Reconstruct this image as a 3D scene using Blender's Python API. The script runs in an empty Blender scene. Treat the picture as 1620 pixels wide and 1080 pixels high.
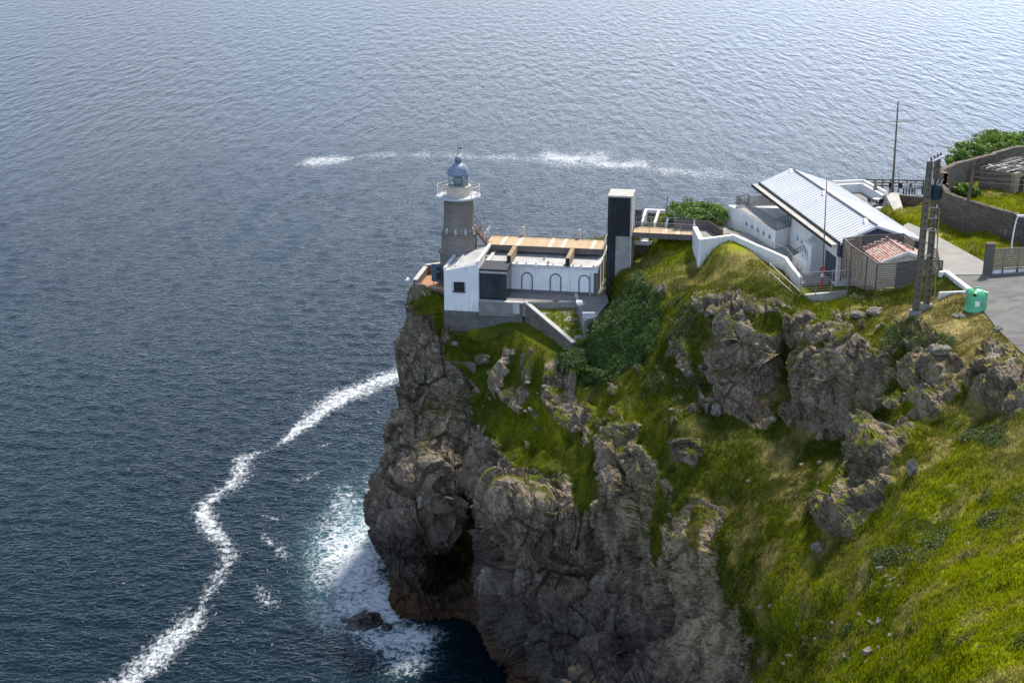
import bpy, math, random
import numpy as np
from mathutils import Vector, kdtree
R = math.radians
random.seed(7); rng = np.random.default_rng(11)
S = bpy.context.scene
COL = S.collection

# ------------------------------------------------------------------ camera, sky, sun, exposure
PITCH = R(19.0); F = 2280.0; CZ = 75.0
cam = bpy.data.objects.new('camera', bpy.data.cameras.new('camera')); COL.objects.link(cam)
cam.location = (0, 0, CZ); cam.rotation_euler = (math.pi/2 - PITCH, 0, 0)
cam.data.sensor_width = 36; cam.data.lens = F/1620*36
cam.data.clip_start = 1; cam.data.clip_end = 100000
S.camera = cam
SUN_AZ = R(30); SUN_EL = R(54)          # azimuth from +Y towards +X
w = bpy.data.worlds.new('World'); S.world = w; w.use_nodes = True
nt = w.node_tree; bg = nt.nodes['Background']
sky = nt.nodes.new('ShaderNodeTexSky'); sky.sky_type = 'NISHITA'; sky.sun_disc = False
sky.sun_elevation = SUN_EL; sky.sun_rotation = SUN_AZ
sky.air_density = 1.0; sky.dust_density = 1.0; sky.ozone_density = 1.0
tc = nt.nodes.new('ShaderNodeTexCoord'); mp = nt.nodes.new('ShaderNodeMapping'); mp.inputs['Scale'].default_value = (1, 1, 3.2)
cn = nt.nodes.new('ShaderNodeTexNoise'); cn.inputs['Scale'].default_value = 2.1; cn.inputs['Detail'].default_value = 6; cn.inputs['Roughness'].default_value = .6
cr = nt.nodes.new('ShaderNodeMapRange'); cr.interpolation_type = 'SMOOTHSTEP'; cr.inputs[1].default_value = .36; cr.inputs[2].default_value = .62; cr.inputs[3].default_value = .55; cr.inputs[4].default_value = .97
cm = nt.nodes.new('ShaderNodeMix'); cm.data_type = 'RGBA'; cm.inputs[7].default_value = (5.5, 7.0, 9.9, 1)      # thin bright cloud over the blue
for a, b in ((tc.outputs['Generated'], mp.inputs[0]), (mp.outputs[0], cn.inputs['Vector']), (cn.outputs[0], cr.inputs[0]), (sky.outputs[0], cm.inputs[6]), (cm.outputs[2], bg.inputs[0])): nt.links.new(a, b)
sz = nt.nodes.new('ShaderNodeSeparateXYZ'); nt.links.new(tc.outputs['Generated'], sz.inputs[0])
def wm(op, a, b):
    x = nt.nodes.new('ShaderNodeMath'); x.operation = op; x.use_clamp = False
    for i, v in enumerate((a, b)):
        if isinstance(v, (int, float)): x.inputs[i].default_value = v
        else: nt.links.new(v, x.inputs[i])
    return x.outputs[0]
hzn = wm('POWER', wm('SUBTRACT', 1.0, wm('MAXIMUM', wm('MINIMUM', sz.outputs[2], 1.), 0.)), 5.)     # brighter towards the horizon
nt.links.new(wm('MULTIPLY', cr.outputs[0], wm('ADD', .62, wm('MULTIPLY', hzn, .38))), cm.inputs[0])
dt = nt.nodes.new('ShaderNodeVectorMath'); dt.operation = 'DOT_PRODUCT'; nt.links.new(tc.outputs['Generated'], dt.inputs[0]); dt.inputs[1].default_value = (math.sin(SUN_AZ), math.cos(SUN_AZ), 0)
glare = wm('POWER', wm('MAXIMUM', dt.outputs['Value'], 0.), 8.)                                        # and below the sun
gain = wm('ADD', wm('ADD', .36, wm('MULTIPLY', wm('MAXIMUM', wm('MULTIPLY', sz.outputs[1], -1.), 0.), .85)), wm('MULTIPLY', hzn, wm('ADD', .65, wm('MULTIPLY', glare, 1.45))))   # added fill: sky raised behind the viewer to brighten walls facing it
vm = nt.nodes.new('ShaderNodeVectorMath'); vm.operation = 'SCALE'; nt.links.new(cm.outputs[2], vm.inputs[0]); nt.links.new(gain, vm.inputs['Scale']); nt.links.new(vm.outputs[0], bg.inputs[0])
bg.inputs[1].default_value = 0.14
sun = bpy.data.objects.new('sun', bpy.data.lights.new('sun', 'SUN')); COL.objects.link(sun)
sun.data.energy = 4.6; sun.data.angle = R(6); sun.data.color = (1, 0.95, 0.86)
sd = Vector((math.sin(SUN_AZ)*math.cos(SUN_EL), math.cos(SUN_AZ)*math.cos(SUN_EL), math.sin(SUN_EL)))
sun.rotation_euler = sd.to_track_quat('Z', 'Y').to_euler(); sun.location = (60, 60, 150)
S.view_settings.view_transform = 'Standard'; S.view_settings.look = 'None'
S.view_settings.exposure = 0.45; S.view_settings.gamma = 1
S.render.engine = 'CYCLES'; S.cycles.sample_clamp_indirect = 2; S.cycles.sample_clamp_direct = 1.6

# ------------------------------------------------------------------ survey helpers: a sight line from the viewpoint meets a level or a distance
cp, sp = math.cos(PITCH), math.sin(PITCH)
def ray(px, py):
    a = (px-810)/F; b = -(py-540)/F
    return a, cp+b*sp, -sp+b*cp
def T(py):
    b = -(py-540)/F
    return (sp-b*cp)/(cp+b*sp)
def W(px, py, z):
    x, y, d = ray(px, py); t = (z-CZ)/d
    return (x*t, y*t, z)
def WY(px, py, Y):
    x, y, d = ray(px, py); t = Y/y
    return (x*t, Y, CZ+d*t)
def proj(P):
    P = np.asarray(P); X, Y, Z = P[..., 0], P[..., 1], P[..., 2]-CZ
    dep = Y*cp-Z*sp; up = Y*sp+Z*cp
    return 810+F*X/dep, 540-F*up/dep

# ------------------------------------------------------------------ numpy noise
PERM = rng.integers(0, 2**31-1, 4096)
def hsh(i, j, k, s=0):
    h = (i*73856093) ^ (j*19349663) ^ (k*83492791) ^ (s*2654435761)
    return PERM[h & 4095]/float(2**31)
def vnoise(p, s=0):
    f = np.floor(p).astype(np.int64); t = p-f; t = t*t*(3-2*t)
    r = 0
    for a in (0, 1):
        for b in (0, 1):
            for c in (0, 1):
                wgt = (t[:, 0] if a else 1-t[:, 0])*(t[:, 1] if b else 1-t[:, 1])*(t[:, 2] if c else 1-t[:, 2])
                r = r+wgt*hsh(f[:, 0]+a, f[:, 1]+b, f[:, 2]+c, s)
    return r
def fbm(p, o=4, s=0, g=.5):
    r = 0; a = 1; n = 0
    for k in range(o):
        r = r+a*vnoise(p*2.03**k+k*17.3, s+k); n += a; a *= g
    return r/n
def plates(p, s=0, tilt=.8):
    """blocky fractured rock: every cell its own offset and tilt; also returns crack distance"""
    f = np.floor(p).astype(np.int64); n = len(p)
    d1 = np.full(n, 9.); d2 = np.full(n, 9.); val = np.zeros(n)
    for a in (-1, 0, 1):
        for b in (-1, 0, 1):
            for c in (-1, 0, 1):
                i, j, k = f[:, 0]+a, f[:, 1]+b, f[:, 2]+c
                q = np.stack([i+hsh(i, j, k, s+1), j+hsh(i, j, k, s+2), k+hsh(i, j, k, s+3)], 1)
                dv = p-q; d = np.sqrt((dv*dv).sum(1))
                v = hsh(i, j, k, s+4)-.5+tilt*((hsh(i, j, k, s+5)-.5)*dv[:, 0]+(hsh(i, j, k, s+6)-.5)*dv[:, 1]+(hsh(i, j, k, s+7)-.5)*dv[:, 2])
                near = d < d1
                d2 = np.where(near, d1, np.minimum(d2, d)); val = np.where(near, v, val); d1 = np.where(near, d, d1)
    return val, d2-d1
def sstep(a, b, x):
    t = np.clip((x-a)/(b-a), 0, 1); return t*t*(3-2*t)
def polydist(px, py, poly):
    """signed distance (negative inside) to a polygon"""
    n = len(poly); d = np.full(px.shape, 1e9); ins = np.zeros(px.shape, bool)
    for i in range(n):
        x0, y0 = poly[i]; x1, y1 = poly[(i+1) % n]
        ex, ey = x1-x0, y1-y0; t = np.clip(((px-x0)*ex+(py-y0)*ey)/(ex*ex+ey*ey+1e-9), 0, 1)
        d = np.minimum(d, np.hypot(px-x0-t*ex, py-y0-t*ey))
        c = ((y0 > py) != (y1 > py)) & (px < (x1-x0)*(py-y0)/(y1-y0+1e-12)+x0)
        ins ^= c
    return np.where(ins, -d, d)

# ------------------------------------------------------------------ object helpers
def tag(o, label=None, cat=None, group=None, kind=None):
    if label: o['label'] = label
    if cat: o['category'] = cat
    if group: o['group'] = group
    if kind: o['kind'] = kind
    return o
ORG = {}
def thing(name, label, cat, loc=(0, 0, 0), group=None):
    o = bpy.data.objects.new(name, None); COL.objects.link(o); o.location = loc; o.empty_display_size = .3
    ORG[o.name] = np.array(loc, float)
    return tag(o, label, cat, group)
def link_mesh(name, me, mat, parent=None, label=None, loc=None):
    o = bpy.data.objects.new(name, me); COL.objects.link(o)
    if mat: me.materials.append(mat)
    if parent is not None:
        o.parent = parent; ORG[o.name] = ORG[parent.name]
    else:
        ORG[o.name] = np.array(loc if loc is not None else (0, 0, 0), float); o.location = ORG[o.name]
    if label: o['label'] = label
    return o
def np_mesh(name, V, Fc, smooth=True):
    me = bpy.data.meshes.new(name); V = np.asarray(V, np.float32); Fc = np.asarray(Fc, np.int32)
    k = Fc.shape[1]
    me.vertices.add(len(V)); me.vertices.foreach_set('co', V.ravel())
    me.loops.add(Fc.size); me.loops.foreach_set('vertex_index', Fc.ravel())
    me.polygons.add(len(Fc)); me.polygons.foreach_set('loop_start', np.arange(0, Fc.size, k, dtype=np.int32))
    me.polygons.foreach_set('use_smooth', np.full(len(Fc), smooth))
    me.update(calc_edges=True); me.validate()
    return me
class Fr:
    """building frame: origin, yaw; u along, v across, z up"""
    def __init__(s, x, y, yaw, flip=False):
        s.o = (x, y); s.c, s.s = math.cos(yaw), math.sin(yaw)
    def __call__(s, p):
        return (s.o[0]+p[0]*s.c-p[1]*s.s, s.o[1]+p[0]*s.s+p[1]*s.c, p[2])
ID = lambda p: tuple(p)
class MB:
    def __init__(s, fr=ID): s.v = []; s.f = []; s.fr = fr
    def add(s, vs, fs):
        n = len(s.v); s.v += [s.fr(p) for p in vs]; s.f += [tuple(i+n for i in f) for f in fs]; return s
    def box(s, x0, x1, y0, y1, z0, z1):
        return s.hexa([(x0, y0, z0), (x1, y0, z0), (x1, y1, z0), (x0, y1, z0)], [(x0, y0, z1), (x1, y0, z1), (x1, y1, z1), (x0, y1, z1)])
    def hexa(s, b, t):
        return s.add(list(b)+list(t), [(3, 2, 1, 0), (4, 5, 6, 7), (0, 1, 5, 4), (1, 2, 6, 5), (2, 3, 7, 6), (3, 0, 4, 7)])
    def prism(s, poly, z0, z1):
        """poly of (x,y) or (x,y,ztop); z0 a number or a list"""
        n = len(poly)
        a = sum(poly[i][0]*poly[(i+1) % n][1]-poly[(i+1) % n][0]*poly[i][1] for i in range(n))
        if a < 0: poly = poly[::-1]
        zt = [(p[2] if len(p) > 2 else z1) for p in poly]
        return s.add([(p[0], p[1], z0) for p in poly]+[(p[0], p[1], z) for p, z in zip(poly, zt)],
                     [tuple(range(n-1, -1, -1)), tuple(range(n, 2*n))]+[(i, (i+1) % n, n+(i+1) % n, n+i) for i in range(n)])
    def tube(s, p, q, r, n=6, r2=None, cap=True):
        p, q = Vector(p), Vector(q); d = (q-p).normalized(); r2 = r if r2 is None else r2
        a = d.orthogonal().normalized(); b = d.cross(a)
        vs = [p+(a*math.cos(2*math.pi*i/n)+b*math.sin(2*math.pi*i/n))*r for i in range(n)]+[q+(a*math.cos(2*math.pi*i/n)+b*math.sin(2*math.pi*i/n))*r2 for i in range(n)]
        fs = [(i, (i+1) % n, n+(i+1) % n, n+i) for i in range(n)]
        if cap: fs += [tuple(range(n-1, -1, -1)), tuple(range(n, 2*n))]
        return s.add([tuple(v) for v in vs], fs)
    def bar(s, p, q, wx, wz):
        """rectangular bar between two points, wx wide sideways, wz tall"""
        p, q = Vector(p), Vector(q); d = (q-p).normalized(); up = Vector((0, 0, 1))
        if abs(d.z) > .95: up = Vector((0, 1, 0))
        a = d.cross(up).normalized()*wx/2; b = a.cross(d).normalized()*wz/2
        return s.hexa([tuple(x) for x in (p-a-b, p+a-b, q+a-b, q-a-b)], [tuple(x) for x in (p-a+b, p+a+b, q+a+b, q-a+b)])
    def lathe(s, cx, cy, prof, n=32, a0=0):
        m = len(prof)
        vs = [(cx+r*math.cos(a0+2*math.pi*j/n), cy+r*math.sin(a0+2*math.pi*j/n), z) for r, z in prof for j in range(n)]
        fs = [(i*n+j, i*n+(j+1) % n, (i+1)*n+(j+1) % n, (i+1)*n+j) for i in range(m-1) for j in range(n)]
        fs += [tuple(range(n-1, -1, -1)), tuple((m-1)*n+j for j in range(n))]
        return s.add(vs, fs)
    def ring(s, cx, cy, z, rad, t, n=36):
        pts = [(cx+rad*math.cos(2*math.pi*j/n), cy+rad*math.sin(2*math.pi*j/n), z) for j in range(n)]
        for j in range(n): s.tube(pts[j], pts[(j+1) % n], t, 5, cap=False)
        return s
    def wallseg(s, p, q, th, zb0, zt0, zb1=None, zt1=None):
        """upright wall piece from p to q (x,y), thickness th"""
        zb1 = zb0 if zb1 is None else zb1; zt1 = zt0 if zt1 is None else zt1
        dx, dy = q[0]-p[0], q[1]-p[1]; L = math.hypot(dx, dy); nx, ny = -dy/L*th/2, dx/L*th/2
        return s.hexa([(p[0]-nx, p[1]-ny, zb0), (q[0]-nx, q[1]-ny, zb1), (q[0]+nx, q[1]+ny, zb1), (p[0]+nx, p[1]+ny, zb0)],
                      [(p[0]-nx, p[1]-ny, zt0), (q[0]-nx, q[1]-ny, zt1), (q[0]+nx, q[1]+ny, zt1), (p[0]+nx, p[1]+ny, zt0)])
    def build(s, name, mat, parent=None, label=None, smooth=False, loc=None):
        o0 = ORG[parent.name] if parent is not None else np.array(loc if loc is not None else (0, 0, 0), float)
        me = bpy.data.meshes.new(name); me.from_pydata([tuple(np.array(v)-o0) for v in s.v], [], s.f); me.update()
        if smooth:
            me.polygons.foreach_set('use_smooth', [len(p.vertices) <= 4 for p in me.polygons])
        return link_mesh(name, me, mat, parent, label, loc)
def solo(mb, name, mat, label, cat, group=None, loc=None, smooth=False):
    return tag(mb.build(name, mat, None, None, smooth, loc), label, cat, group)

# ------------------------------------------------------------------ materials
class N:
    def __init__(s, name):
        s.m = bpy.data.materials.new(name); s.m.use_nodes = True; s.t = s.m.node_tree
        s.b = s.t.nodes['Principled BSDF']; s.out = s.t.nodes['Material Output']
    def n(s, typ, **k):
        x = s.t.nodes.new('ShaderNode'+typ)
        for a, b in k.items():
            if a in x.inputs.keys(): x.inputs[a].default_value = b
            else: setattr(x, a, b)
        return x
    def l(s, a, b): s.t.links.new(a, b)
    def setin(s, inp, v):
        if hasattr(v, 'is_output') or isinstance(v, bpy.types.NodeSocket): s.l(v, inp)
        else: inp.default_value = v
    def math(s, op, a, b=0., c=0.):
        x = s.n('Math', operation=op)
        for i, v in enumerate((a, b, c)): s.setin(x.inputs[i], v)
        return x.outputs[0]
    def mix(s, f, a, b, mode='MIX'):
        x = s.n('Mix', data_type='RGBA', blend_type=mode)
        s.setin(x.inputs[0], f)
        for i, v in ((6, a), (7, b)):
            s.setin(x.inputs[i], (tuple(v)+(1,) if isinstance(v, (tuple, list)) and len(v) == 3 else v))
        return x.outputs[2]
    def mapr(s, v, a, b, c=0., d=1., smooth=True):
        x = s.n('MapRange'); x.interpolation_type = 'SMOOTHSTEP' if smooth else 'LINEAR'
        s.setin(x.inputs[0], v)
        for i, q in enumerate((a, b, c, d)): s.setin(x.inputs[i+1], q)
        return x.outputs[0]
    def pos(s, kind='Object', scale=(1, 1, 1)):
        tc = s.n('TexCoord'); mp = s.n('Mapping'); s.l(tc.outputs[kind], mp.inputs[0]); mp.inputs['Scale'].default_value = scale
        return mp.outputs[0]
    def noise(s, vec, scale, detail=4, rough=.55, dist=0.):
        x = s.n('TexNoise'); s.l(vec, x.inputs['Vector']); x.inputs['Scale'].default_value = scale
        x.inputs['Detail'].default_value = detail; x.inputs['Roughness'].default_value = rough; x.inputs['Distortion'].default_value = dist
        return x.outputs[0]
    def attr(s, name):
        x = s.n('Attribute'); x.attribute_name = name; return x.outputs['Fac']
    def bump(s, h, strength=.5, dist=.05):
        x = s.n('Bump'); x.inputs['Strength'].default_value = strength; x.inputs['Distance'].default_value = dist
        s.l(h, x.inputs['Height']); s.l(x.outputs[0], s.b.inputs['Normal']); return x
    def fin(s, col=None, rough=None, spec=None, metal=None):
        if col is not None: s.setin(s.b.inputs['Base Color'], tuple(col)+(1,) if isinstance(col, (tuple, list)) and len(col) == 3 else col)
        if rough is not None: s.setin(s.b.inputs['Roughness'], rough)
        if spec is not None: s.b.inputs['Specular IOR Level'].default_value = spec
        if metal is not None: s.b.inputs['Metallic'].default_value = metal
        return s.m
def mat_plain(name, c1, c2=None, rough=.7, scale=1.5, spec=.3, metal=0., bump=.15, bdist=.02, zs=1., streak=0., dirt=(.3, .27, .22)):
    k = N(name); v = k.pos('Object', (1, 1, zs)); f = k.noise(v, scale, 6, .65)
    c2 = c2 or tuple(x*.75 for x in c1)
    col = k.mix(k.mapr(f, .3, .7), c1, c2)
    if streak:
        v2 = k.pos('Object', (3, 3, .35)); g = k.noise(v2, 1.2, 5, .6)
        col = k.mix(k.math('MULTIPLY', k.mapr(g, .52, .75), streak), col, dirt)
    if bump: k.bump(k.noise(v, scale*9, 4), bump, bdist)
    return k.fin(col, rough, spec, metal)
def mat_masonry(name, c1, c2, mortar, bw=.6, bh=.3, rough=.9, var=1., dirt=None, rot=0.):
    """coursed blocks on upright faces: u = along, v = height"""
    k = N(name); tc = k.n('TexCoord'); sx = k.n('SeparateXYZ'); k.l(tc.outputs['Object'], sx.inputs[0])
    u = k.math('ADD', k.math('MULTIPLY', sx.outputs[0], math.cos(rot)), k.math('MULTIPLY', sx.outputs[1], math.sin(rot)))
    cx = k.n('CombineXYZ'); k.l(u, cx.inputs[0]); k.l(sx.outputs[2], cx.inputs[1])
    wv = k.n('VectorMath', operation='ADD'); k.l(cx.outputs[0], wv.inputs[0])
    nz = k.n('TexNoise'); k.l(tc.outputs['Object'], nz.inputs['Vector']); nz.inputs['Scale'].default_value = 2.; 
    sc = k.n('VectorMath', operation='SCALE'); k.l(nz.outputs['Color'], sc.inputs[0]); sc.inputs['Scale'].default_value = .08*var; k.l(sc.outputs[0], wv.inputs[1])
    b = k.n('TexBrick'); k.l(wv.outputs[0], b.inputs['Vector'])
    b.inputs['Color1'].default_value = c1+(1,); b.inputs['Color2'].default_value = c2+(1,); b.inputs['Mortar'].default_value = mortar+(1,)
    b.inputs['Scale'].default_value = 1.; b.inputs['Brick Width'].default_value = bw; b.inputs['Row Height'].default_value = bh
    b.inputs['Mortar Size'].default_value = .018; b.inputs['Mortar Smooth'].default_value = .4
    f = k.noise(tc.outputs['Object'], 1.1, 6, .7)
    col = k.mix(k.mapr(f, .35, .75, 0, .6), b.outputs['Color'], dirt or tuple(x*.55 for x in c1))
    h = k.math('ADD', k.math('MULTIPLY', b.outputs['Fac'], -1.), k.noise(tc.outputs['Object'], 9, 4))
    k.bump(h, .5, .03)
    return k.fin(col, rough, .2)
M = {}
M['white'] = mat_plain('white render', (.82, .81, .79), (.73, .72, .70), .8, .6, streak=.6, dirt=(.42, .39, .34), bump=.1)
M['whiteold'] = mat_plain('weathered white render', (.74, .73, .71), (.52, .50, .47), .85, 1.2, streak=.5, dirt=(.3, .28, .24))
M['roofgrey'] = mat_plain('pale roof membrane', (.50, .49, .47), (.33, .32, .31), .8, .8, streak=0)
M['concrete'] = mat_plain('board marked concrete', (.36, .34, .31), (.24, .23, .21), .85, .9, streak=.4, dirt=(.14, .13, .11))
M['conclight'] = mat_plain('light concrete', (.52, .50, .45), (.38, .36, .33), .85, 1.1, streak=.3)
M['stonebase'] = mat_masonry('grey ashlar', (.20, .185, .17), (.13, .12, .115), (.09, .085, .08), .55, .26, dirt=(.10, .09, .08))
M['tower'] = mat_masonry('tower ashlar', (.25, .228, .20), (.20, .18, .158), (.14, .128, .113), .8, .3, var=.2, dirt=(.16, .14, .13))
M['rubble'] = mat_masonry('rubble stone wall', (.23, .19, .15), (.14, .12, .10), (.09, .075, .06), .38, .2, var=3., dirt=(.09, .075, .06))
M['rubbledark'] = mat_masonry('dark rubble stone wall', (.155, .125, .10), (.09, .075, .063), (.06, .05, .043), .35, .22, var=3.5, dirt=(.07, .06, .05))
M['blue'] = mat_plain('blue grey metal paint', (.22, .265, .34), (.16, .20, .27), .45, 2., .5)
M['cream'] = mat_plain('cream painted metal', (.62, .56, .44), (.50, .44, .33), .6, 1.5)
M['palemetal'] = mat_plain('pale painted metal', (.52, .54, .56), (.42, .44, .47), .5, 2.)
M['galv'] = mat_plain('galvanised steel', (.42, .42, .42), (.30, .30, .30), .45, 3., .5, .6)
M['darkmetal'] = mat_plain('dark grey metal', (.06, .06, .065), (.035, .035, .04), .45, 2.)
M['rust'] = mat_plain('rusty steel', (.22, .14, .09), (.12, .08, .06), .8, 3.)
M['orange'] = mat_plain('terracotta paving', (.42, .22, .12), (.33, .18, .10), .85, 1.5)
M['arch'] = mat_plain('grey stone trim', (.16, .15, .15), (.12, .115, .11), .8, 2.)
M['brown'] = mat_plain('brown grey stone', (.15, .125, .11), (.11, .095, .085), .8, 2.)
M['slate'] = mat_plain('slate blue cladding', (.065, .08, .125), (.045, .055, .09), .6, 1.5)
M['black'] = mat_plain('black', (.015, .016, .018), (.03, .03, .032), .5, 2.)
M['navy'] = mat_plain('navy plastic', (.02, .028, .05), (.012, .018, .03), .4, 4.)
M['whiteplastic'] = mat_plain('white plastic', (.82, .82, .82), (.72, .72, .72), .35, 3.)
M['green'] = mat_plain('green recycling plastic', (.11, .46, .22), (.09, .39, .18), .38, 2., .5, streak=.2, dirt=(.12, .28, .14))
M['red'] = mat_plain('red paint', (.45, .05, .04), (.3, .04, .04), .5, 3.)
M['polewood'] = mat_plain('weathered pole', (.15, .115, .08), (.085, .065, .048), .9, 3., zs=.2, bump=.5)
M['poleconc'] = mat_plain('ribbed concrete pole', (.18, .145, .105), (.11, .09, .066), .9, 2., bump=.4)
M['brick'] = mat_masonry('orange brick', (.42, .20, .11), (.32, .16, .10), (.3, .25, .2), .22, .09)
M['ochre'] = mat_plain('ochre plaster over stone', (.36, .27, .17), (.2, .17, .13), .9, 1.2)
M['rock'] = None
def mat_glass(name, col, rough=.08):
    k = N(name); v = k.pos(); f = k.noise(v, .8, 4)
    c = k.mix(k.mapr(f, .35, .7), col, tuple(min(1, x*2.2+.008) for x in col))
    k.fin(c, rough, .6); k.b.inputs['Coat Weight'].default_value = .2; return k.m
M['glass'] = mat_glass('dark glass', (.008, .014, .017))
M['liftglass'] = mat_plain('smoked lift glass', (.004, .005, .006), (.014, .017, .021), .3, 1.1, .35, zs=.25, streak=.7, dirt=(.045, .05, .06), bump=.05)
def mat_clear(name):
    k = N(name); k.fin((.75, .85, .85), .05, .5); k.b.inputs['Transmission Weight'].default_value = .92; k.b.inputs['IOR'].default_value = 1.1; return k.m
M['clear'] = mat_clear('clear glass')
def mat_planks(name, c1, c2, yaw, width=.16, pale=(.75, .66, .52), rough=.75):
    """boards laid across; yaw is the direction in which boards follow one another"""
    k = N(name); tc = k.n('TexCoord'); sx = k.n('SeparateXYZ'); k.l(tc.outputs['Object'], sx.inputs[0])
    u = k.math('ADD', k.math('MULTIPLY', sx.outputs[0], math.cos(yaw)), k.math('MULTIPLY', sx.outputs[1], math.sin(yaw)))
    cell = k.math('FLOOR', k.math('DIVIDE', u, width)); wn = k.n('TexWhiteNoise'); wn.noise_dimensions = '1D'; k.l(cell, wn.inputs['W'])
    col = k.mix(wn.outputs['Value'], c1, c2)
    c2w = k.n('TexWhiteNoise'); c2w.noise_dimensions = '1D'; k.l(k.math('FLOOR', k.math('DIVIDE', u, width*2.2)), c2w.inputs['W'])
    col = k.mix(k.mapr(c2w.outputs['Value'], .84, .87), col, pale)
    gap = k.math('FRACT', k.math('DIVIDE', u, width)); g = k.mapr(gap, .0, .08)
    col = k.mix(g, tuple(x*.5 for x in c1), col)
    col = k.mix(k.mapr(k.noise(tc.outputs['Object'], 1.3, 5), .4, .75, 0, .35), col, tuple(x*.6 for x in c1))
    return k.fin(col, rough, .2)
M['deck'] = mat_planks('timber decking', (.52, .37, .23), (.44, .31, .19), R(-10))
M['beamwood'] = mat_plain('timber beam cladding', (.36, .27, .17), (.24, .18, .12), .8, 2., zs=3.)
M['slat'] = mat_plain('grey weathered timber slats', (.30, .245, .18), (.18, .15, .12), .85, 3., zs=6., bump=.3)
M['slatdark'] = mat_plain('dark weathered timber', (.14, .12, .10), (.09, .08, .068), .85, 3., zs=6., bump=.3)
def mat_roofmetal():
    k = N('standing seam zinc'); v = k.pos(); f = k.noise(v, .35, 5, .6); g = k.noise(v, 4, 4)
    c = k.mix(k.mapr(f, .3, .7), (.78, .78, .79), (.68, .68, .69)); c = k.mix(k.mapr(g, .45, .8, 0, .25), c, (.36, .37, .40))
    return k.fin(c, .5, .4, .15)
M['zinc'] = mat_roofmetal()
def mat_tiles(yaw):
    k = N('patched clay tiles'); tc = k.n('TexCoord'); sx = k.n('SeparateXYZ'); k.l(tc.outputs['Object'], sx.inputs[0])
    u = k.math('ADD', k.math('MULTIPLY', sx.outputs[0], math.cos(yaw)), k.math('MULTIPLY', sx.outputs[1], math.sin(yaw)))
    v = k.math('ADD', k.math('MULTIPLY', sx.outputs[0], -math.sin(yaw)), k.math('MULTIPLY', sx.outputs[1], math.cos(yaw)))
    cx = k.n('CombineXYZ'); k.l(u, cx.inputs[0]); k.l(v, cx.inputs[1])
    b = k.n('TexBrick'); k.l(cx.outputs[0], b.inputs['Vector']); b.offset = 0
    b.inputs['Color1'].default_value = (0, 0, 0, 1); b.inputs['Color2'].default_value = (1, 1, 1, 1); b.inputs['Mortar'].default_value = (.3, .3, .3, 1)
    b.inputs['Scale'].default_value = 1.; b.inputs['Brick Width'].default_value = .3; b.inputs['Row Height'].default_value = .19; b.inputs['Mortar Size'].default_value = .012
    f = k.math('ADD', k.math('MULTIPLY', b.outputs['Color'], .55), k.noise(tc.outputs['Object'], 1.6, 5, .7))
    c = k.mix(k.mapr(f, .62, .86), (.50, .23, .155), (.56, .46, .42)); c = k.mix(k.mapr(k.noise(tc.outputs['Object'], 5, 4), .5, .75, 0, .7), c, (.40, .17, .12))
    c = k.mix(b.outputs['Fac'], c, (.12, .07, .05))
    k.bump(k.math('MULTIPLY', b.outputs['Fac'], -1.), .6, .04)
    return k.fin(c, .85, .2)
def mat_leaf(name, c1, c2, c3, trans=.25, scale=.5):
    k = N(name); v = k.pos('Object'); g = k.n('NewGeometry')
    at = k.attr('tint')
    c = k.mix(at, c1, c2); c = k.mix(k.mapr(k.noise(v, scale, 4), .4, .7), c, c3)
    k.fin(c, .55, .25)
    tr = k.n('BsdfTranslucent'); k.l(c, tr.inputs[0]); mx = k.n('MixShader'); mx.inputs[0].default_value = trans
    k.l(k.b.outputs[0], mx.inputs[1]); k.l(tr.outputs[0], mx.inputs[2]); k.l(mx.outputs[0], k.out.inputs[0])
    return k.m
M['bush'] = mat_leaf('glossy shrub leaves', (.10, .18, .025), (.21, .31, .05), (.06, .12, .02))
M['ivy'] = mat_leaf('ivy leaves', (.045, .095, .016), (.10, .165, .03), (.03, .065, .013), .25)
M['shrubdark'] = mat_leaf('low scrub leaves', (.06, .10, .02), (.12, .16, .035), (.09, .09, .035), .25)
M['bark'] = mat_plain('bark', (.12, .09, .06), (.07, .055, .04), .9, 4.)

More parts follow.
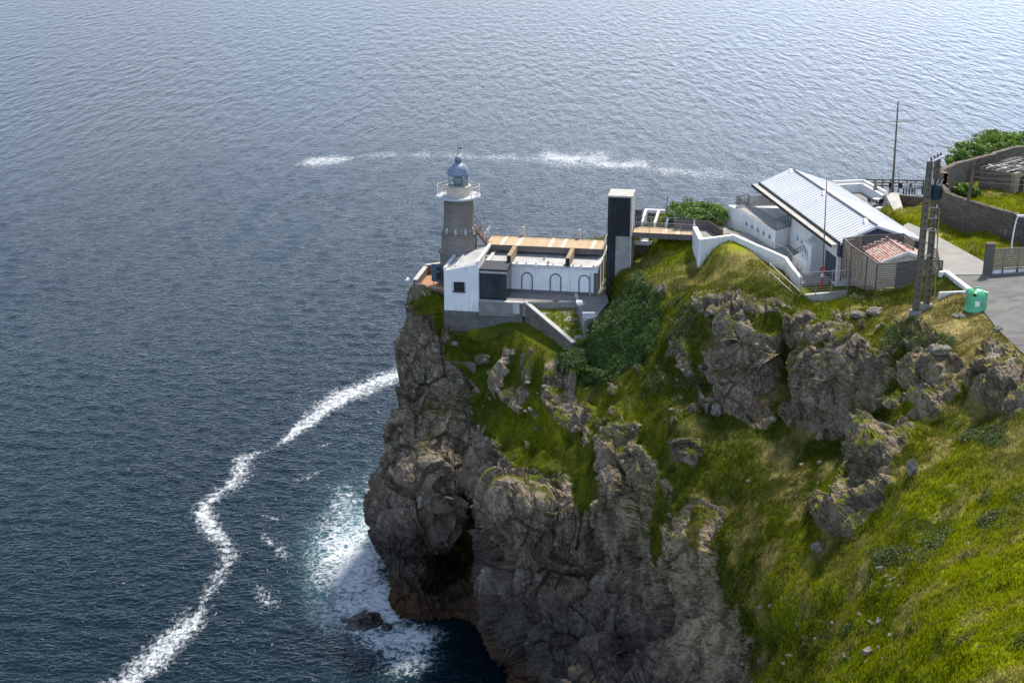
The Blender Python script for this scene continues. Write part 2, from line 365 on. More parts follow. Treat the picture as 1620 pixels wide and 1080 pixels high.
# ================================================================== SETTING: headland
# survey points: (sight column, sight row, distance north) or with 'z' for a known level
CP = [(655,458,150),(640,500,147),(627,560,143),(625,620,140),(610,720,137),(598,800,134),(595,850,132),(606,900,132),(615,960,131),(622,990,129.5),
 (610,1060,134),(680,1040,134),(700,500,143),(705,470,146),(740,530,142),(760,560,141),(740,640,138),(700,700,136),(680,790,132),(660,740,134),(615,845,131),(640,835,130),(690,815,130),(700,780,131),(650,862,134),(680,880,139),(640,880,136),(700,860,137),(622,880,133),
 (735,800,139),(742,850,146),(735,893,141),(755,893,138),(700,900,138),(660,900,131),(690,930,130),(735,935,131),(752,960,129),(750,990,128.5),(632,905,130.5),(650,960,129),(700,985,129.5),(740,1000,131),
 (720,760,133),(752,740,133),(680,640,138),(655,600,140),(650,680,137),
 (762,800,123),(768,850,122),(770,920,121),(785,970,119),(795,1020,117),(830,1080,113),(748,800,136),(752,870,141),(762,1010,130),(790,1060,132),(730,1060,138),(820,1150,112),(780,1120,128),
 (780,770,124),(820,780,120),(860,790,118.5),(830,850,117.5),(900,835,118),(880,880,120.5),(935,890,118.5),(820,900,117.5),(850,950,116),(990,925,113.5),(1022,975,111),(930,950,115.5),(870,985,113.5),(950,1030,108),(900,1080,106),(1000,1080,103),(820,960,117),(1020,1020,109),(900,1030,112),(980,1040,111),(880,1050,108),
 (880,760,121.5),(960,760,116),(930,820,118),(980,850,113.5),(1040,860,107),(1100,850,104),(1100,910,102),(1060,960,106),(1060,1020,104),(1150,960,98),(1130,1040,97),(1185,1040,92),(1150,1100,92),
 (1010,800,113),(1050,760,111),(1100,790,107),(1140,800,106),
 (800,620,137),(820,530,142),(870,620,134),(830,700,131),(900,700,126),(930,640,129),(1000,720,118),(1000,650,123),(1000,570,130),(960,500,138),(940,560,135),(900,580,136),(1020,450,139),(1003,405,150),(1015,395,151),(1030,384,150),(835,507,143.6),(870,534,140.3),(900,554,137.8),
 (1000,440,141),(1045,385,147),(1090,385,146),(1080,410,142),(1080,500,128),(1080,600,121),(1090,680,113),(1120,440,136),(1180,400,137),(1230,430,129),(1150,385,141),(1100,405,142),
 (1260,460,123.5),(1180,455,128),(1130,490,122),(1190,490,119.5),(1190,560,117.5),(1190,620,116),(1190,668,114),(1140,560,119),(1140,640,117),(1240,490,119.5),(1248,560,119),(1250,620,114),(1260,670,110),
 (1290,510,116),(1330,540,109),(1290,560,111),(1330,620,107),(1330,690,105),(1400,560,104.5),(1400,630,102),(1300,640,108),(1395,670,100.5),(1360,520,112),(1400,510,110),
 (1250,850,92),(1200,730,107),(1250,740,104),(1150,740,109),(1300,730,101.5),(1150,830,102),(1250,790,99),(1180,960,90),(1280,930,83),(1370,900,78),(1400,1000,70),(1300,1080,72),(1200,1080,84),(1290,850,90),
 (1420,640,95),(1440,700,87),(1390,720,90),(1350,780,90),(1310,840,88),(1350,730,98),(1300,790,95.5),(1430,790,82),(1380,850,81),(1480,680,90),
 (1500,850,75),(1500,750,82),(1500,1000,62),(1620,1080,55),(1620,900,65),(1620,750,76),(1620,660,83),(1620,600,88),(1540,640,89),(1450,600,97.5),(1480,560,98.5),(1550,600,92),
 (1600,545,93.5),(1500,510,102),(1448,492,108),(1465,480,110.5),(1540,497,104.5),(1400,470,117),(1330,475,119),(1290,470,122),(1384,468,118),(1486,465,115),(1440,520,105),(1350,490,116),
 (1620,430,113.5),(1620,480,105),(1560,425,115.5),(1500,430,117),(1450,360,137),(1480,350,138.5),(1525,372,132.5),(1600,385,125),(1440,335,145),(1440,310,152),(1411,312,152),(1550,290,150),(1600,290,148),(1560,320,140),(1500,300,148),(1495,275,158),(1620,262,164),
 (1300,330,147),(1300,400,135),(1240,370,143),(1370,320,156),(1160,345,150),(1050,350,150),(850,440,151),(720,440,150),(900,490,140),(905,535,137),(850,485,143),(940,480,144),(950,450,148),(850,400,162),
 (1620,1300,43),(2300,800,74),(1200,1300,70),(2300,1300,40),(800,1300,100),(620,1300,118),(2300,600,88),(2300,300,160),(1500,1500,42),(1000,1500,60),(2000,1050,50),(1900,650,82)]
cpx = np.array([c[0] for c in CP], float); cpy = np.array([c[1] for c in CP], float); cY = np.log([c[2] for c in CP])
D = np.hypot(cpx[:, None]-cpx, (cpy[:, None]-cpy))
A = np.zeros((len(CP)+3,)*2); n0 = len(CP); A[:n0, :n0] = D-np.eye(n0)*2.; A[:n0, n0] = A[n0, :n0] = 1; A[:n0, n0+1] = A[n0+1, :n0] = cpx/1000; A[:n0, n0+2] = A[n0+2, :n0] = cpy/1000
wt = np.linalg.solve(A, np.r_[cY, 0, 0, 0])
def depthY(x, y):
    r = wt[n0]+wt[n0+1]*x/1000+wt[n0+2]*y/1000
    for i in range(n0): r = r+wt[i]*np.sqrt((x-cpx[i])**2+(y-cpy[i])**2+9.)
    return np.exp(r)
SIL = [(262,1500),(298,1484),(304,1400),(314,1370),(325,1180),(340,1050),(360,1005),(378,960),(390,800),(410,740),(430,705),(446,668),(458,654),(470,648),(480,643),(500,636),(520,628),(560,624),(600,628),(640,627),(680,619),(720,608),(760,600),(800,595),(830,593),(860,598),(880,606),(900,603),(940,606),(970,613),(990,612),(1050,606),(1500,600)]
rows = np.r_[np.arange(262, 1102, 2.), np.arange(1106, 1500, 9.)]
u = np.linspace(0, 1, 640)
g = np.where(u < .9, u*(1650-0)/.9, 0)
XL = np.interp(rows, [a for a, b in SIL], [b for a, b in SIL])
PX = np.zeros((len(rows), len(u))); PY = np.repeat(rows[:, None], len(u), 1)
for i, xl in enumerate(XL):
    PX[i] = np.where(u < .9, xl+(1650-xl)*u/.9, 1650+(2300-1650)*(np.clip(u-.9, 0, 1)/.1)**1.6)
shp = PX.shape
px, py = PX.ravel(), PY.ravel()
Yv = depthY(px, py)
aa = (px-810)/F; bb = -(py-540)/F; ry = cp+bb*sp; tt = Yv/ry
P = np.stack([aa*tt, Yv, CZ+(-sp+bb*cp)*tt], 1)

# ---- where the rock shows (traced outcrops) ---------------------------------
ROCK = [
 [(560,440),(660,455),(704,492),(712,535),(700,556),(738,585),(752,620),(742,660),(775,690),(800,725),(852,745),(880,755),(905,750),(935,765),(950,720),(944,690),(975,672),(1003,700),(1012,760),(1030,790),(1050,740),(1062,770),(1075,820),(1090,790),(1142,806),(1134,860),(1142,930),(1168,985),(1200,1010),(1188,1060),(1205,1140),(1200,1500),(400,1500)],
 [(1128,488),(1150,478),(1185,478),(1238,492),(1240,560),(1238,600),(1222,672),(1192,682),(1150,660),(1118,655),(1138,620),(1132,560)],
 [(1250,575),(1262,548),(1300,556),(1325,530),(1372,545),(1402,560),(1420,588),(1405,630),(1385,648),(1345,690),(1300,695),(1240,668),(1235,640),(1258,610)],
 [(1236,500),(1262,490),(1290,505),(1296,540),(1262,545),(1246,560)],
 [(1395,640),(1440,628),(1502,632),(1498,660),(1448,672),(1442,700),(1425,720),(1415,745),(1420,770),(1395,800),(1352,850),(1318,852),(1290,830),(1282,795),(1302,782),(1330,790),(1338,760),(1340,715),(1365,680)],
 [(1420,590),(1470,560),(1500,560),(1545,592),(1500,620),(1455,625),(1430,612)],
 [(1530,588),(1570,570),(1640,560),(1700,600),(1680,655),(1600,655),(1545,640),(1528,615)],
 [(1545,560),(1600,552),(1650,560),(1640,572),(1580,575)],
 [(1100,468),(1150,462),(1215,470),(1255,486),(1200,486),(1130,492),(1108,500)],
 [(1018,452),(1050,450),(1062,470),(1030,478)],
 [(1275,530),(1320,512),(1350,515),(1340,535),(1290,548)],
 [(1440,550),(1480,545),(1505,555),(1495,570),(1450,568)],
 [(860,572),(905,575),(915,640),(940,650),(935,690),(890,680),(866,640)],
 [(775,590),(800,560),(812,570),(800,612),(784,625)],
 [(1074,708),(1105,702),(1116,725),(1100,742),(1078,738)],
 [(1000,690),(1040,730),(1050,790),(1010,790),(985,700)],
 [(1480,610),(1520,600),(1530,630),(1490,640)],
]
GRASSY = [  # grass inside the outcrops
 [(700,545),(745,530),(760,560),(758,610),(745,596),(706,566)],
 [(1180,500),(1235,498),(1238,520),(1195,524)],
 [(1395,648),(1440,642),(1452,655),(1415,672),(1390,668)],
 [(1310,775),(1335,772),(1345,800),(1320,806)],
 [(1100,800),(1118,812),(1110,880),(1094,850)],
 [(905,700),(948,715),(946,800),(925,810),(903,765)],
 [(1036,750),(1060,795),(1052,905),(1036,880)],
 [(1000,640),(1030,655),(1022,700),(1003,690)],
 [(650,478),(695,470),(700,492),(660,498)],
]
rk = np.zeros(len(px)); wob = (fbm(P*.9, 4, 5)-.5)*34+(fbm(P*3.1, 3, 9)-.5)*14
for pg in ROCK:
    big = pg[0] == (560, 440)
    rk = np.maximum(rk, sstep(5, -5, polydist(px, py, pg)+wob*(1. if big else .55)))
for pg in GRASSY: rk = np.minimum(rk, sstep(-3, 5, polydist(px, py, pg)+wob*.5))
# scattered outcrop on the slopes between lighthouse and cliff
mid = sstep(0, -30, polydist(px, py, [(735,545),(900,560),(1060,460),(1240,460),(1130,700),(1040,740),(900,760),(770,720),(745,620)]))
nn = fbm(P*np.array([.55, .25, .45]), 4, 31)
rk = np.maximum(rk, mid*sstep(.59, .64, nn)*.95)
cap = sstep(0, -15, polydist(px, py, [(1270,480),(1440,495),(1560,560),(1520,640),(1270,560)]))
rk = np.maximum(rk, cap*sstep(.60, .65, fbm(P*.8, 4, 47))*.9)
rk = np.maximum(rk, sstep(1.5, -.5, P[:, 2]))

# ---- smooth normals of the undetailed ground ---------------------------------
def grid_normals(G):
    du = np.gradient(G, axis=1); dv = np.gradient(G, axis=0)
    n = np.cross(du, dv); n /= np.linalg.norm(n, axis=2, keepdims=True)+1e-9
    return n
G = P.reshape(shp+(3,)); Nn = grid_normals(G)
if Nn[200, 500, 2] < 0: Nn = -Nn
Nn = Nn.reshape(-1, 3)
# ---- fractured limestone: three sizes of blocks, near-vertical on the cliffs
wp = P+2.2*np.stack([fbm(P*.16, 3, 61)-.5, fbm(P*.16, 3, 62)-.5, fbm(P*.16, 3, 63)-.5], 1)
a1, c1 = plates(wp*np.array([.17, .17, .095])+3.3, 100, 1.3)
a2, c2 = plates(wp*np.array([.55, .55, .26])+7.1, 120, 1.2)
a3, c3 = plates(P*np.array([1.5, 1.5, .85])+1.7, 140, 1.2)
a4, c4 = plates(P*np.array([3.4, 3.4, 2.4])+4.4, 160, 1.1)
strata = np.abs(((P[:, 2]*1.0+P[:, 0]*.35+(fbm(P*.25, 3, 70)-.5)*5)*.9) % 1-.5)
big = sstep(0, 1, rk)
inl = polydist(px, py, [(600,430),(640,455),(760,540),(760,700),(1000,700),(1150,800),(1250,1600),(400,1600)])
cliff = sstep(10, -40, inl)
bed = P[:, 2]+P[:, 0]*.28+(fbm(P*.14, 3, 71)-.5)*9
b1 = (bed/2.1) % 1; b2 = (bed/.62+.4*fbm(P*.9, 2, 72)) % 1
bedw = np.clip(.35+.9*sstep(.45, .6, fbm(P*.07, 3, 73)), 0, 1)
dsp = rk*(cliff*1.9*a1+.75*a2+.24*a3+.12*a4-.14*sstep(.10, 0, c2)-.07*sstep(.10, 0, c3)-.35*cliff*sstep(.08, 0, c1)+bedw*(.42*(b1**1.5-.4)+.15*(b2**1.5-.4)))
out = rk*(1-cliff)
dsp += out*(.45+.9*(fbm(P*.5, 3, 75)-.4))
# grass ground: hummocks
gr = 1-rk
dsp += gr*((fbm(P*.22, 4, 80)-.5)*1.3+(fbm(P*np.array([.9, .6, .9]), 4, 84)-.5)*.55+(fbm(P*2.6, 3, 88)-.5)*.16)
# modelled features (column, row, half widths, turn, metres outwards)
FEAT = [(820,800,70,34,.1,1.6),(800,785,30,18,0,1.2),(690,740,46,70,.1,1.4),(880,640,18,50,0,1.1),(905,600,7,20,0,1.0),(1170,570,30,85,.0,.9),(1210,590,20,60,.1,1.0),(1340,620,40,50,0,1.1),(1290,610,24,50,0,.8),
 (790,600,10,40,.5,1.3),(1390,700,26,44,-.5,1.0),(1340,805,34,30,-.4,1.2),(1470,645,34,18,-.2,.8),(1580,615,50,28,0,.7),(1460,590,40,20,.2,.7),(1380,560,36,20,0,.7),(1090,720,20,22,0,1.5),
 (970,760,26,90,0,1.0),(1060,860,30,90,.1,.9),(1100,850,26,60,0,.8),(990,830,9,80,0,-1.3),(650,820,50,50,0,.9),(900,880,80,22,.15,-1.2),(880,985,90,20,.2,-1.1),(1010,1030,14,60,.4,-1.0),(850,930,60,30,0,.9),
 (765,760,12,60,0,-1.4),(690,920,60,16,.1,-.8),(1035,1000,10,80,.2,-1.0),(660,640,12,80,0,-.7),(735,700,8,60,.3,-.8),(1248,590,10,70,0,-1.2),(1395,600,10,50,.2,-.8),(720,650,9,60,.2,.8),(700,600,30,30,0,.7),(1450,530,60,18,0,.4)]
for x0, y0, rx, ry_, tr, am in FEAT:
    dx, dy = px-x0, py-y0; a = (dx*math.cos(tr)+dy*math.sin(tr))/rx; b = (-dx*math.sin(tr)+dy*math.cos(tr))/ry_
    dsp += am*np.exp(-(a*a+b*b)**1.5)
Pn = P+Nn*dsp[:, None]
G = Pn.reshape(shp+(3,))

# ---- levelled ground under buildings, yards and roads (plan outlines, level = a+b*x+c*y)
def plane(pts):
    A_ = np.array([[1, p[0], p[1]] for p in pts]); return np.linalg.lstsq(A_, np.array([p[2] for p in pts]), rcond=None)[0]
def lev(pl, x, y): return pl[0]+pl[1]*x+pl[2]*y
YAWL = math.atan2(-1.6, 9.47); FL = Fr(-.47, 147., YAWL)
RD = (.134, -.991)
def FRf(p):   # restaurant frame: u towards the viewer along the ridge, v to the right
    return (29.7+p[0]*RD[0]+p[1]*.991, 150.5+p[0]*RD[1]+p[1]*.134, p[2])
def xy(f, *uv): return [f((a, b, 0))[:2] for a, b in uv]
road_pts = [W(1492,436,41.3), W(1555,432,41.6), W(1640,428,41.9), W(1640,560,42.4), W(1605,548,42.3), W(1560,497,41.6)]
ROADPL = plane([W(1500,436,41.2), W(1620,430,41.8), W(1600,545,42.2), W(1550,495,41.6), W(1530,470,41.3)])
PATHPL = plane([W(1500,436,41.2), W(1555,420,41.3), W(1450,360,39.5), W(1440,350,39.3)])
def pxpoly(pts, pl):
    o = []
    for x, y in pts:
        z = 41.
        for _ in range(12):
            q = W(x, y, z); z = .5*z+.5*lev(pl, q[0], q[1])
        o.append(W(x, y, z))
    return o
def setpx(pts, z): return [W(x, y, z) for x, y in pts]
flat = lambda z: (z, 0, 0)
ROAD = pxpoly([(1494,432),(1556,431),(1640,428),(1800,425),(2200,440),(2200,900),(1700,660),(1645,580),(1606,548),(1578,520),(1560,497),(1543,478),(1530,460),(1512,442)], ROADPL)
PATH = pxpoly([(1558,433.5),(1494,434.5),(1470,415),(1440,395),(1425,360),(1436,352),(1470,366),(1510,388),(1556,413)], PATHPL)
PADS = [(setpx([(1418,306),(1482,308),(1486,342),(1425,347)], 38.), plane([W(1425,325,37.7), W(1475,328,37.9), W(1440,350,39.3)]), 0, 0), (ROAD, ROADPL, .1, 2), (PATH, PATHPL, .1, 2),
 (xy(FL, (-6.2, -3.9), (2.5, -3.9), (9.8, -.8), (10.5, 9), (-8, 9)), flat(29.6), .3, 0),
 (setpx([(905,466),(960,470),(962,490),(932,522),(926,520)], 29.6), flat(29.5), .1, 0),
 (setpx([(836,481),(911,477),(929,525),(908,541)], 29.4), plane([W(835,478,29.7), W(912,470,29.7), W(908,540,27.6), W(928,520,28.3)]), .0, 4),
 (setpx([(650,452),(672,431),(705,431),(705,462)], 29.5), flat(29.3), .1, 0),
 (xy(FL, (-6.6, -3.8), (2.4, -3.8), (2.3, -5.0), (-6.6, -5.0)), plane([FL((-6.2, -3.8, 26.6)), FL((-2, -3.8, 26.3)), FL((2.3, -3.8, 28.2)), FL((-2, -5, 25.6))]), 0, 2),
 ([W(826,478,30), W(904,545,27.5), (W(904,545,27.5)[0]-.9, W(904,545,27.5)[1]-1.2, 0), (W(826,478,30)[0]-.9, W(826,478,30)[1]-1.2, 0)], plane([W(834,477,30.05)[:2]+(28.0,), W(908,541,27.7)[:2]+(26.6,), (W(834,477,30.05)[0]-1, W(834,477,30.05)[1]-1, 27.7)]), 0, 2),
 (setpx([(1160,379),(1197,393),(1222,403),(1243,413),(1263,444),(1252,452),(1200,412),(1150,398)], 37.2), flat(37.3), .0, 2),
 (xy(FRf, (-2, -8), (8, -7), (15, -7.2), (30, -7), (31, 6), (-3, 9)), flat(37.), .35, 0),
 (setpx([(1100,372),(1165,370),(1240,412),(1262,438),(1350,430),(1300,380),(1150,350)], 37), flat(37.), .2, 0),
 (setpx([(1310,290),(1372,284),(1410,305),(1425,345),(1350,340)], 37.4), flat(37.4), .3, 0),
]
X, Yq, Z = G[..., 0].copy(), G[..., 1].copy(), G[..., 2].copy()
for pg, pl, drop, raise_ in PADS:
    d = polydist(X, Yq, [(p[0], p[1]) for p in pg]); k = sstep(.9, .1, d); L = lev(pl, X, Yq)-drop
    Z = np.where((d < .9) & (Z > L), Z*(1-k)+L*k, Z)
    if raise_ == 2: Z = np.where((Z < L) & (Z > L-3.5), Z+(L-Z)*sstep(3.2, .1, d), Z)
    elif raise_: Z = np.where((d < .3) & (Z < L) & (Z > L-raise_*1.5-1.), L, Z)
    rk = np.where((d.ravel() < .2), 0, rk)
G[..., 2] = Z

# ---- ground cover measures: dry, trodden earth; ivy
dry = np.zeros(len(px))
for cx, cy, rx, ry_, a in [(1500,520,70,30,1.),(1450,505,50,16,.9),(1570,560,60,30,.8),(1540,500,30,12,1.),(1600,700,40,60,.55),(1330,455,60,14,.45),(1200,420,80,30,.3),(1120,440,60,22,.25),(1430,330,26,10,.6),(1330,900,90,40,.15),(1600,640,50,14,.5)]:
    dry = np.maximum(dry, a*np.exp(-((px-cx)/rx)**2-((py-cy)/ry_)**2))
dry = np.clip(dry*1.1+(fbm(P*.7, 4, 90)-.5)*1.1*np.sqrt(dry+.02), 0, 1)
dry = np.clip(dry+.55*sstep(.55, .68, fbm(P*np.array([.28, .45, .45]), 4, 97))*np.clip((px-900)/400, 0, 1), 0, 1)
lawn = sstep(12, -12, polydist(px, py, [(820,478),(915,468),(930,525),(908,545)]))
ivy = sstep(10, -14, polydist(px, py, [(1010,425),(1045,470),(1048,520),(1020,575),(975,600),(925,612),(880,600),(898,560),(925,520),(948,490),(985,455)])+wob*.5)
fgl = np.clip((px-1150)/450, 0, 1)*np.clip((py-560)/250, 0, 1)   # fresher open sward, with the sunlight on it put into the colour
fresh_lit = np.clip(.38*np.exp(-((px-930)/170)**2-((py-640)/110)**2)+.25*np.exp(-((px-1100)/60)**2-((py-740)/120)**2)+fgl*1.15-.35*np.exp(-((px-1230)/150)**2-((py-730)/110)**2)+.65*sstep(480, 400, py)+.45*np.exp(-((px-1250)/90)**2-((py-930)/60)**2)+(fbm(P*.13, 3, 95)-.5)*1.3+(fbm(P*.5, 3, 96)-.5)*.9, 0, 1)  # grass bowl toned down: its shade is put into the turf colour
rk = rk*(1-ivy)

# ---- far sides, out of the view: the headland falls to the sea all round
K = 14
Gl = np.zeros((shp[0], K, 3))
for k in range(K):
    f = (K-k)/K
    Gl[:, k] = G[:, 0]+np.array([.5, 16, 0])*f+np.stack([np.zeros(shp[0]), np.zeros(shp[0]), -(G[:, 0, 2]+3)*f**1.3], 1)
    Gl[:, k] += ((np.sin(np.arange(shp[0])*.21+k)+np.sin(np.arange(shp[0])*.083+2*k))[:, None]*np.array([.0, .5, .2]))*f
G2 = np.concatenate([Gl, G], 1)
Gt = np.zeros((K, G2.shape[1], 3))
for k in range(K):
    f = (K-k)/K
    Gt[k] = G2[0]+np.array([0, 24, 0])*f; Gt[k, :, 2] -= (G2[0, :, 2]+3)*f**1.3
G2 = np.concatenate([Gt, G2], 0)
def padattr(a, left, top):
    a = a.reshape(shp); a = np.concatenate([np.full((shp[0], K), left), a], 1)
    return np.concatenate([np.full((K, a.shape[1]), top), a], 0).ravel().astype(np.float32)
nr, nc = G2.shape[:2]
idx = np.arange(nr*nc).reshape(nr, nc)
Q = np.stack([idx[:-1, :-1], idx[1:, :-1], idx[1:, 1:], idx[:-1, 1:]], 2).reshape(-1, 4)
me = np_mesh('headland', G2.reshape(-1, 3), Q, True)
rq = padattr(rk, 1, 1); rf_ = rq.reshape(nr, nc); rf_ = (rf_[:-1, :-1] < .5).ravel(); me.polygons.foreach_set('use_smooth', rf_)
for nm, a in (('rock', rq), ('dry', padattr(dry, 0, 0)), ('ivy', padattr(ivy, 0, 0)), ('fresh_lit', padattr(fresh_lit, .3, .3)), ('lawn', padattr(lawn, 0, 0))):
    at = me.attributes.new(nm, 'FLOAT', 'POINT'); at.data.foreach_set('value', a)
# crevices kept as a measure of the fracture lines, darkened in the ground colour
crk = np.maximum(sstep(.09, 0, c2), .7*sstep(.07, 0, c3)); at = me.attributes.new('tan', 'FLOAT', 'POINT'); tan = np.zeros(len(px))
for cx, cy, rx, ry_, a in [(1085,870,60,110,1.),(1120,1000,60,80,1.),(1000,800,60,70,.8),(850,790,90,26,.5),(1420,610,90,40,.5),(1290,600,60,60,.4),(1400,720,60,60,.3),(1190,560,60,80,.25),(1500,600,90,40,.4),(800,790,50,20,.3)]: tan = np.maximum(tan, a*np.exp(-((px-cx)/rx)**2-((py-cy)/ry_)**2))
at.data.foreach_set('value', padattr(tan, 0, 0)); at = me.attributes.new('crack', 'FLOAT', 'POINT'); at.data.foreach_set('value', padattr(crk, 0, 0))

k = N('headland ground'); v = k.pos('Object'); geo = k.n('NewGeometry'); sx = k.n('SeparateXYZ'); k.l(geo.outputs['Normal'], sx.inputs[0]); nz = sx.outputs[2]
ps = k.n('SeparateXYZ'); k.l(v, ps.inputs[0]); pz = ps.outputs[2]
vs = k.pos('Object', (1, 1, .45))
n1 = k.noise(vs, .28, 7, .65); n2 = k.noise(v, 2.2, 8, .7); n3 = k.noise(vs, .9, 6, .7, .6); n4 = k.noise(v, 9, 5, .7)
rc = k.mix(k.mapr(n1, .35, .65), (.25, .195, .135), (.125, .098, .072)); rc = k.mix(k.math('MULTIPLY', k.attr('tan'), k.mapr(n3, .30, .55)), rc, (.50, .37, .22))
wv_ = k.n('VectorMath', operation='MULTIPLY_ADD'); wn_ = k.n('TexNoise'); k.l(v, wn_.inputs['Vector']); wn_.inputs['Scale'].default_value = .8; wn_.inputs['Detail'].default_value = 4
k.l(wn_.outputs['Color'], wv_.inputs[0]); wv_.inputs[1].default_value = (1.3, 1.3, 1.3); k.l(k.pos('Object', (1, 1, 1.5)), wv_.inputs[2])
ce = k.n('TexVoronoi'); ce.feature = 'DISTANCE_TO_EDGE'; ce.inputs['Scale'].default_value = 1.0; k.l(wv_.outputs[0], ce.inputs['Vector'])
ce2 = k.n('TexVoronoi'); ce2.feature = 'DISTANCE_TO_EDGE'; ce2.inputs['Scale'].default_value = 2.6; k.l(wv_.outputs[0], ce2.inputs['Vector'])
fine = k.math('MAXIMUM', k.mapr(ce.outputs['Distance'], .045, 0), k.math('MULTIPLY', k.mapr(ce2.outputs['Distance'], .05, 0), .5)); fine = k.math('MULTIPLY', fine, k.mapr(k.noise(v, .35, 4), .42, .6, .12, 1.))
rc = k.mix(k.mapr(n3, .48, .64), rc, (.38, .315, .235))
rc = k.mix(k.mapr(n2, .52, .72, 0, .8), rc, (.50, .45, .38))          # pale lichen and weathered limestone
rc = k.mix(k.mapr(k.noise(v, .16, 5), .54, .68, 0, .65), rc, (.20, .125, .075))  # iron staining
rc = k.mix(k.mapr(n4, .5, .75, 0, .6), rc, (.06, .055, .05))
rc = k.mix(k.math('MULTIPLY', k.attr('crack'), .5), rc, (.045, .038, .032)); rc = k.mix(k.math('MULTIPLY', fine, .75), rc, (.035, .030, .026))
lowd = k.mapr(k.math('ADD', pz, k.math('MULTIPLY', n1, 8.)), 20, 11, 0, .85)        # dark lower rock, with the undercut's deep shade put into its colour
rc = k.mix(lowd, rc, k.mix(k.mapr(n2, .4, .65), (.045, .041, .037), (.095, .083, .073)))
tide = k.mapr(k.math('ADD', pz, k.math('MULTIPLY', n3, 5.)), 8.3, 5.0, 0, .9)
rc = k.mix(tide, rc, k.mix(k.mapr(n3, .4, .65), (.075, .052, .028), (.055, .028, .018)))
moss = k.math('MULTIPLY', k.mapr(k.math('ADD', nz, k.math('MULTIPLY', k.math('SUBTRACT', n3, .5), 1.1)), .48, .68), k.mapr(pz, 14, 21))
moss = k.math('MULTIPLY', moss, k.mapr(k.noise(v, .5, 5), .42, .58))
gn = k.noise(v, .35, 6, .7); gn2 = k.noise(v, 3.5, 6, .75)
gc = k.mix(k.mapr(gn, .35, .65), (.040, .062, .0045), (.085, .095, .009))
gf = k.mix(k.mapr(gn, .35, .65), (.17, .225, .003), (.27, .27, .006))
gc = k.mix(k.attr('fresh_lit'), gc, gf)
gc = k.mix(k.mapr(gn2, .5, .78, 0, .65), gc, (.15, .125, .035)); gc = k.mix(k.mapr(k.noise(v, .22, 6, .7), .5, .66, 0, .6), gc, (.10, .095, .03))
gc = k.mix(k.mapr(k.noise(v, .9, 5), .58, .72, 0, .5), gc, (.030, .040, .014))
gc = k.mix(k.attr('dry'), gc, k.mix(k.mapr(gn2, .4, .6), (.38, .29, .13), (.25, .21, .07)))
gc = k.mix(k.math('MULTIPLY', k.attr('lawn'), .8), gc, k.mix(k.mapr(k.noise(v, 1.2, 6), .53, .6), (.15, .18, .03), (.45, .42, .36)))
gc = k.mix(k.attr('ivy'), gc, (.02, .038, .010))
rm = k.math('ADD', k.attr('rock'), k.math('MULTIPLY', k.math('SUBTRACT', n2, .5), .9)); rm = k.mapr(rm, .42, .56)
rm = k.math('MULTIPLY', rm, k.math('SUBTRACT', 1., moss))
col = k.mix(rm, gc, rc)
hgt = k.math('ADD', k.math('MULTIPLY', n2, .5), k.math('MULTIPLY', n4, .35))
mg = k.n('TexVoronoi'); mg.feature = 'DISTANCE_TO_EDGE'; k.l(vs, mg.inputs['Vector']); mg.inputs['Scale'].default_value = 2.2
hgt = k.math('ADD', hgt, k.math('MULTIPLY', k.math('MULTIPLY', fine, k.attr('rock')), -.45)); hgt = k.math('ADD', hgt, k.math('MULTIPLY', k.mapr(mg.outputs['Distance'], 0, .12), .12))
k.bump(hgt, .9, .22)
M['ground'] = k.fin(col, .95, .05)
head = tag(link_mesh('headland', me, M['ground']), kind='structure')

# lookups for standing things on the ground
GV = G.reshape(-1, 3); gpx, gpy = proj(GV)
inm = (px > 600) & (px < 1660) & (py < 1101)
KP = kdtree.KDTree(int(inm.sum())); KI = np.nonzero(inm)[0]
for j, i in enumerate(KI): KP.insert((gpx[i], gpy[i], 0), j)
KP.balance()
def ground(x, y):
    """ground point seen at a sight direction (nearest one if several)"""
    r = KP.find_n((x, y, 0), 4); i = min((KI[q[1]] for q in r), key=lambda i: GV[i, 1]); return GV[i]
KX = kdtree.KDTree(len(KI))
for j, i in enumerate(KI): KX.insert((GV[i, 0], GV[i, 1], 0), j)
KX.balance()
def gz(x, y):
    return max(GV[KI[q[1]], 2] for q in KX.find_n((x, y, 0), 3))

# ---- road and path sheets
def sheet(name, poly, dz, mat, th=.2):
    mb = MB(); n = len(poly)
    mb.add([(p[0], p[1], p[2]+dz) for p in poly]+[(p[0], p[1], p[2]-th) for p in poly],
           [tuple(range(n))]+[(i, n+i, n+(i+1) % n, (i+1) % n) for i in range(n)])
    o = mb.build(name, mat); bpy_fix(o); return tag(o, kind='structure')
def bpy_fix(o):
    import bmesh
    bm = bmesh.new(); bm.from_mesh(o.data); bmesh.ops.triangulate(bm, faces=[f for f in bm.faces if len(f.verts) > 4])
    bmesh.ops.recalc_face_normals(bm, faces=bm.faces); bm.to_mesh(o.data); bm.free()
k = N('asphalt'); v = k.pos(); f = k.noise(v, .5, 6, .6)
c = k.mix(k.mapr(f, .35, .65), (.17, .165, .155), (.125, .12, .115)); c = k.mix(k.mapr(k.noise(v, 30, 2), .4, .7, 0, .4), c, (.25, .24, .22))
vo = k.n('TexVoronoi'); vo.feature = 'DISTANCE_TO_EDGE'; vo.inputs['Scale'].default_value = .16
dv = k.n('VectorMath', operation='ADD'); nn_ = k.n('TexNoise'); k.l(v, nn_.inputs['Vector']); nn_.inputs['Scale'].default_value = .7
k.l(v, dv.inputs[0]); k.l(nn_.outputs['Color'], dv.inputs[1]); k.l(dv.outputs[0], vo.inputs['Vector'])
c = k.mix(k.mapr(vo.outputs['Distance'],   .011, .0, 0, .8), c, (.05, .05, .048))
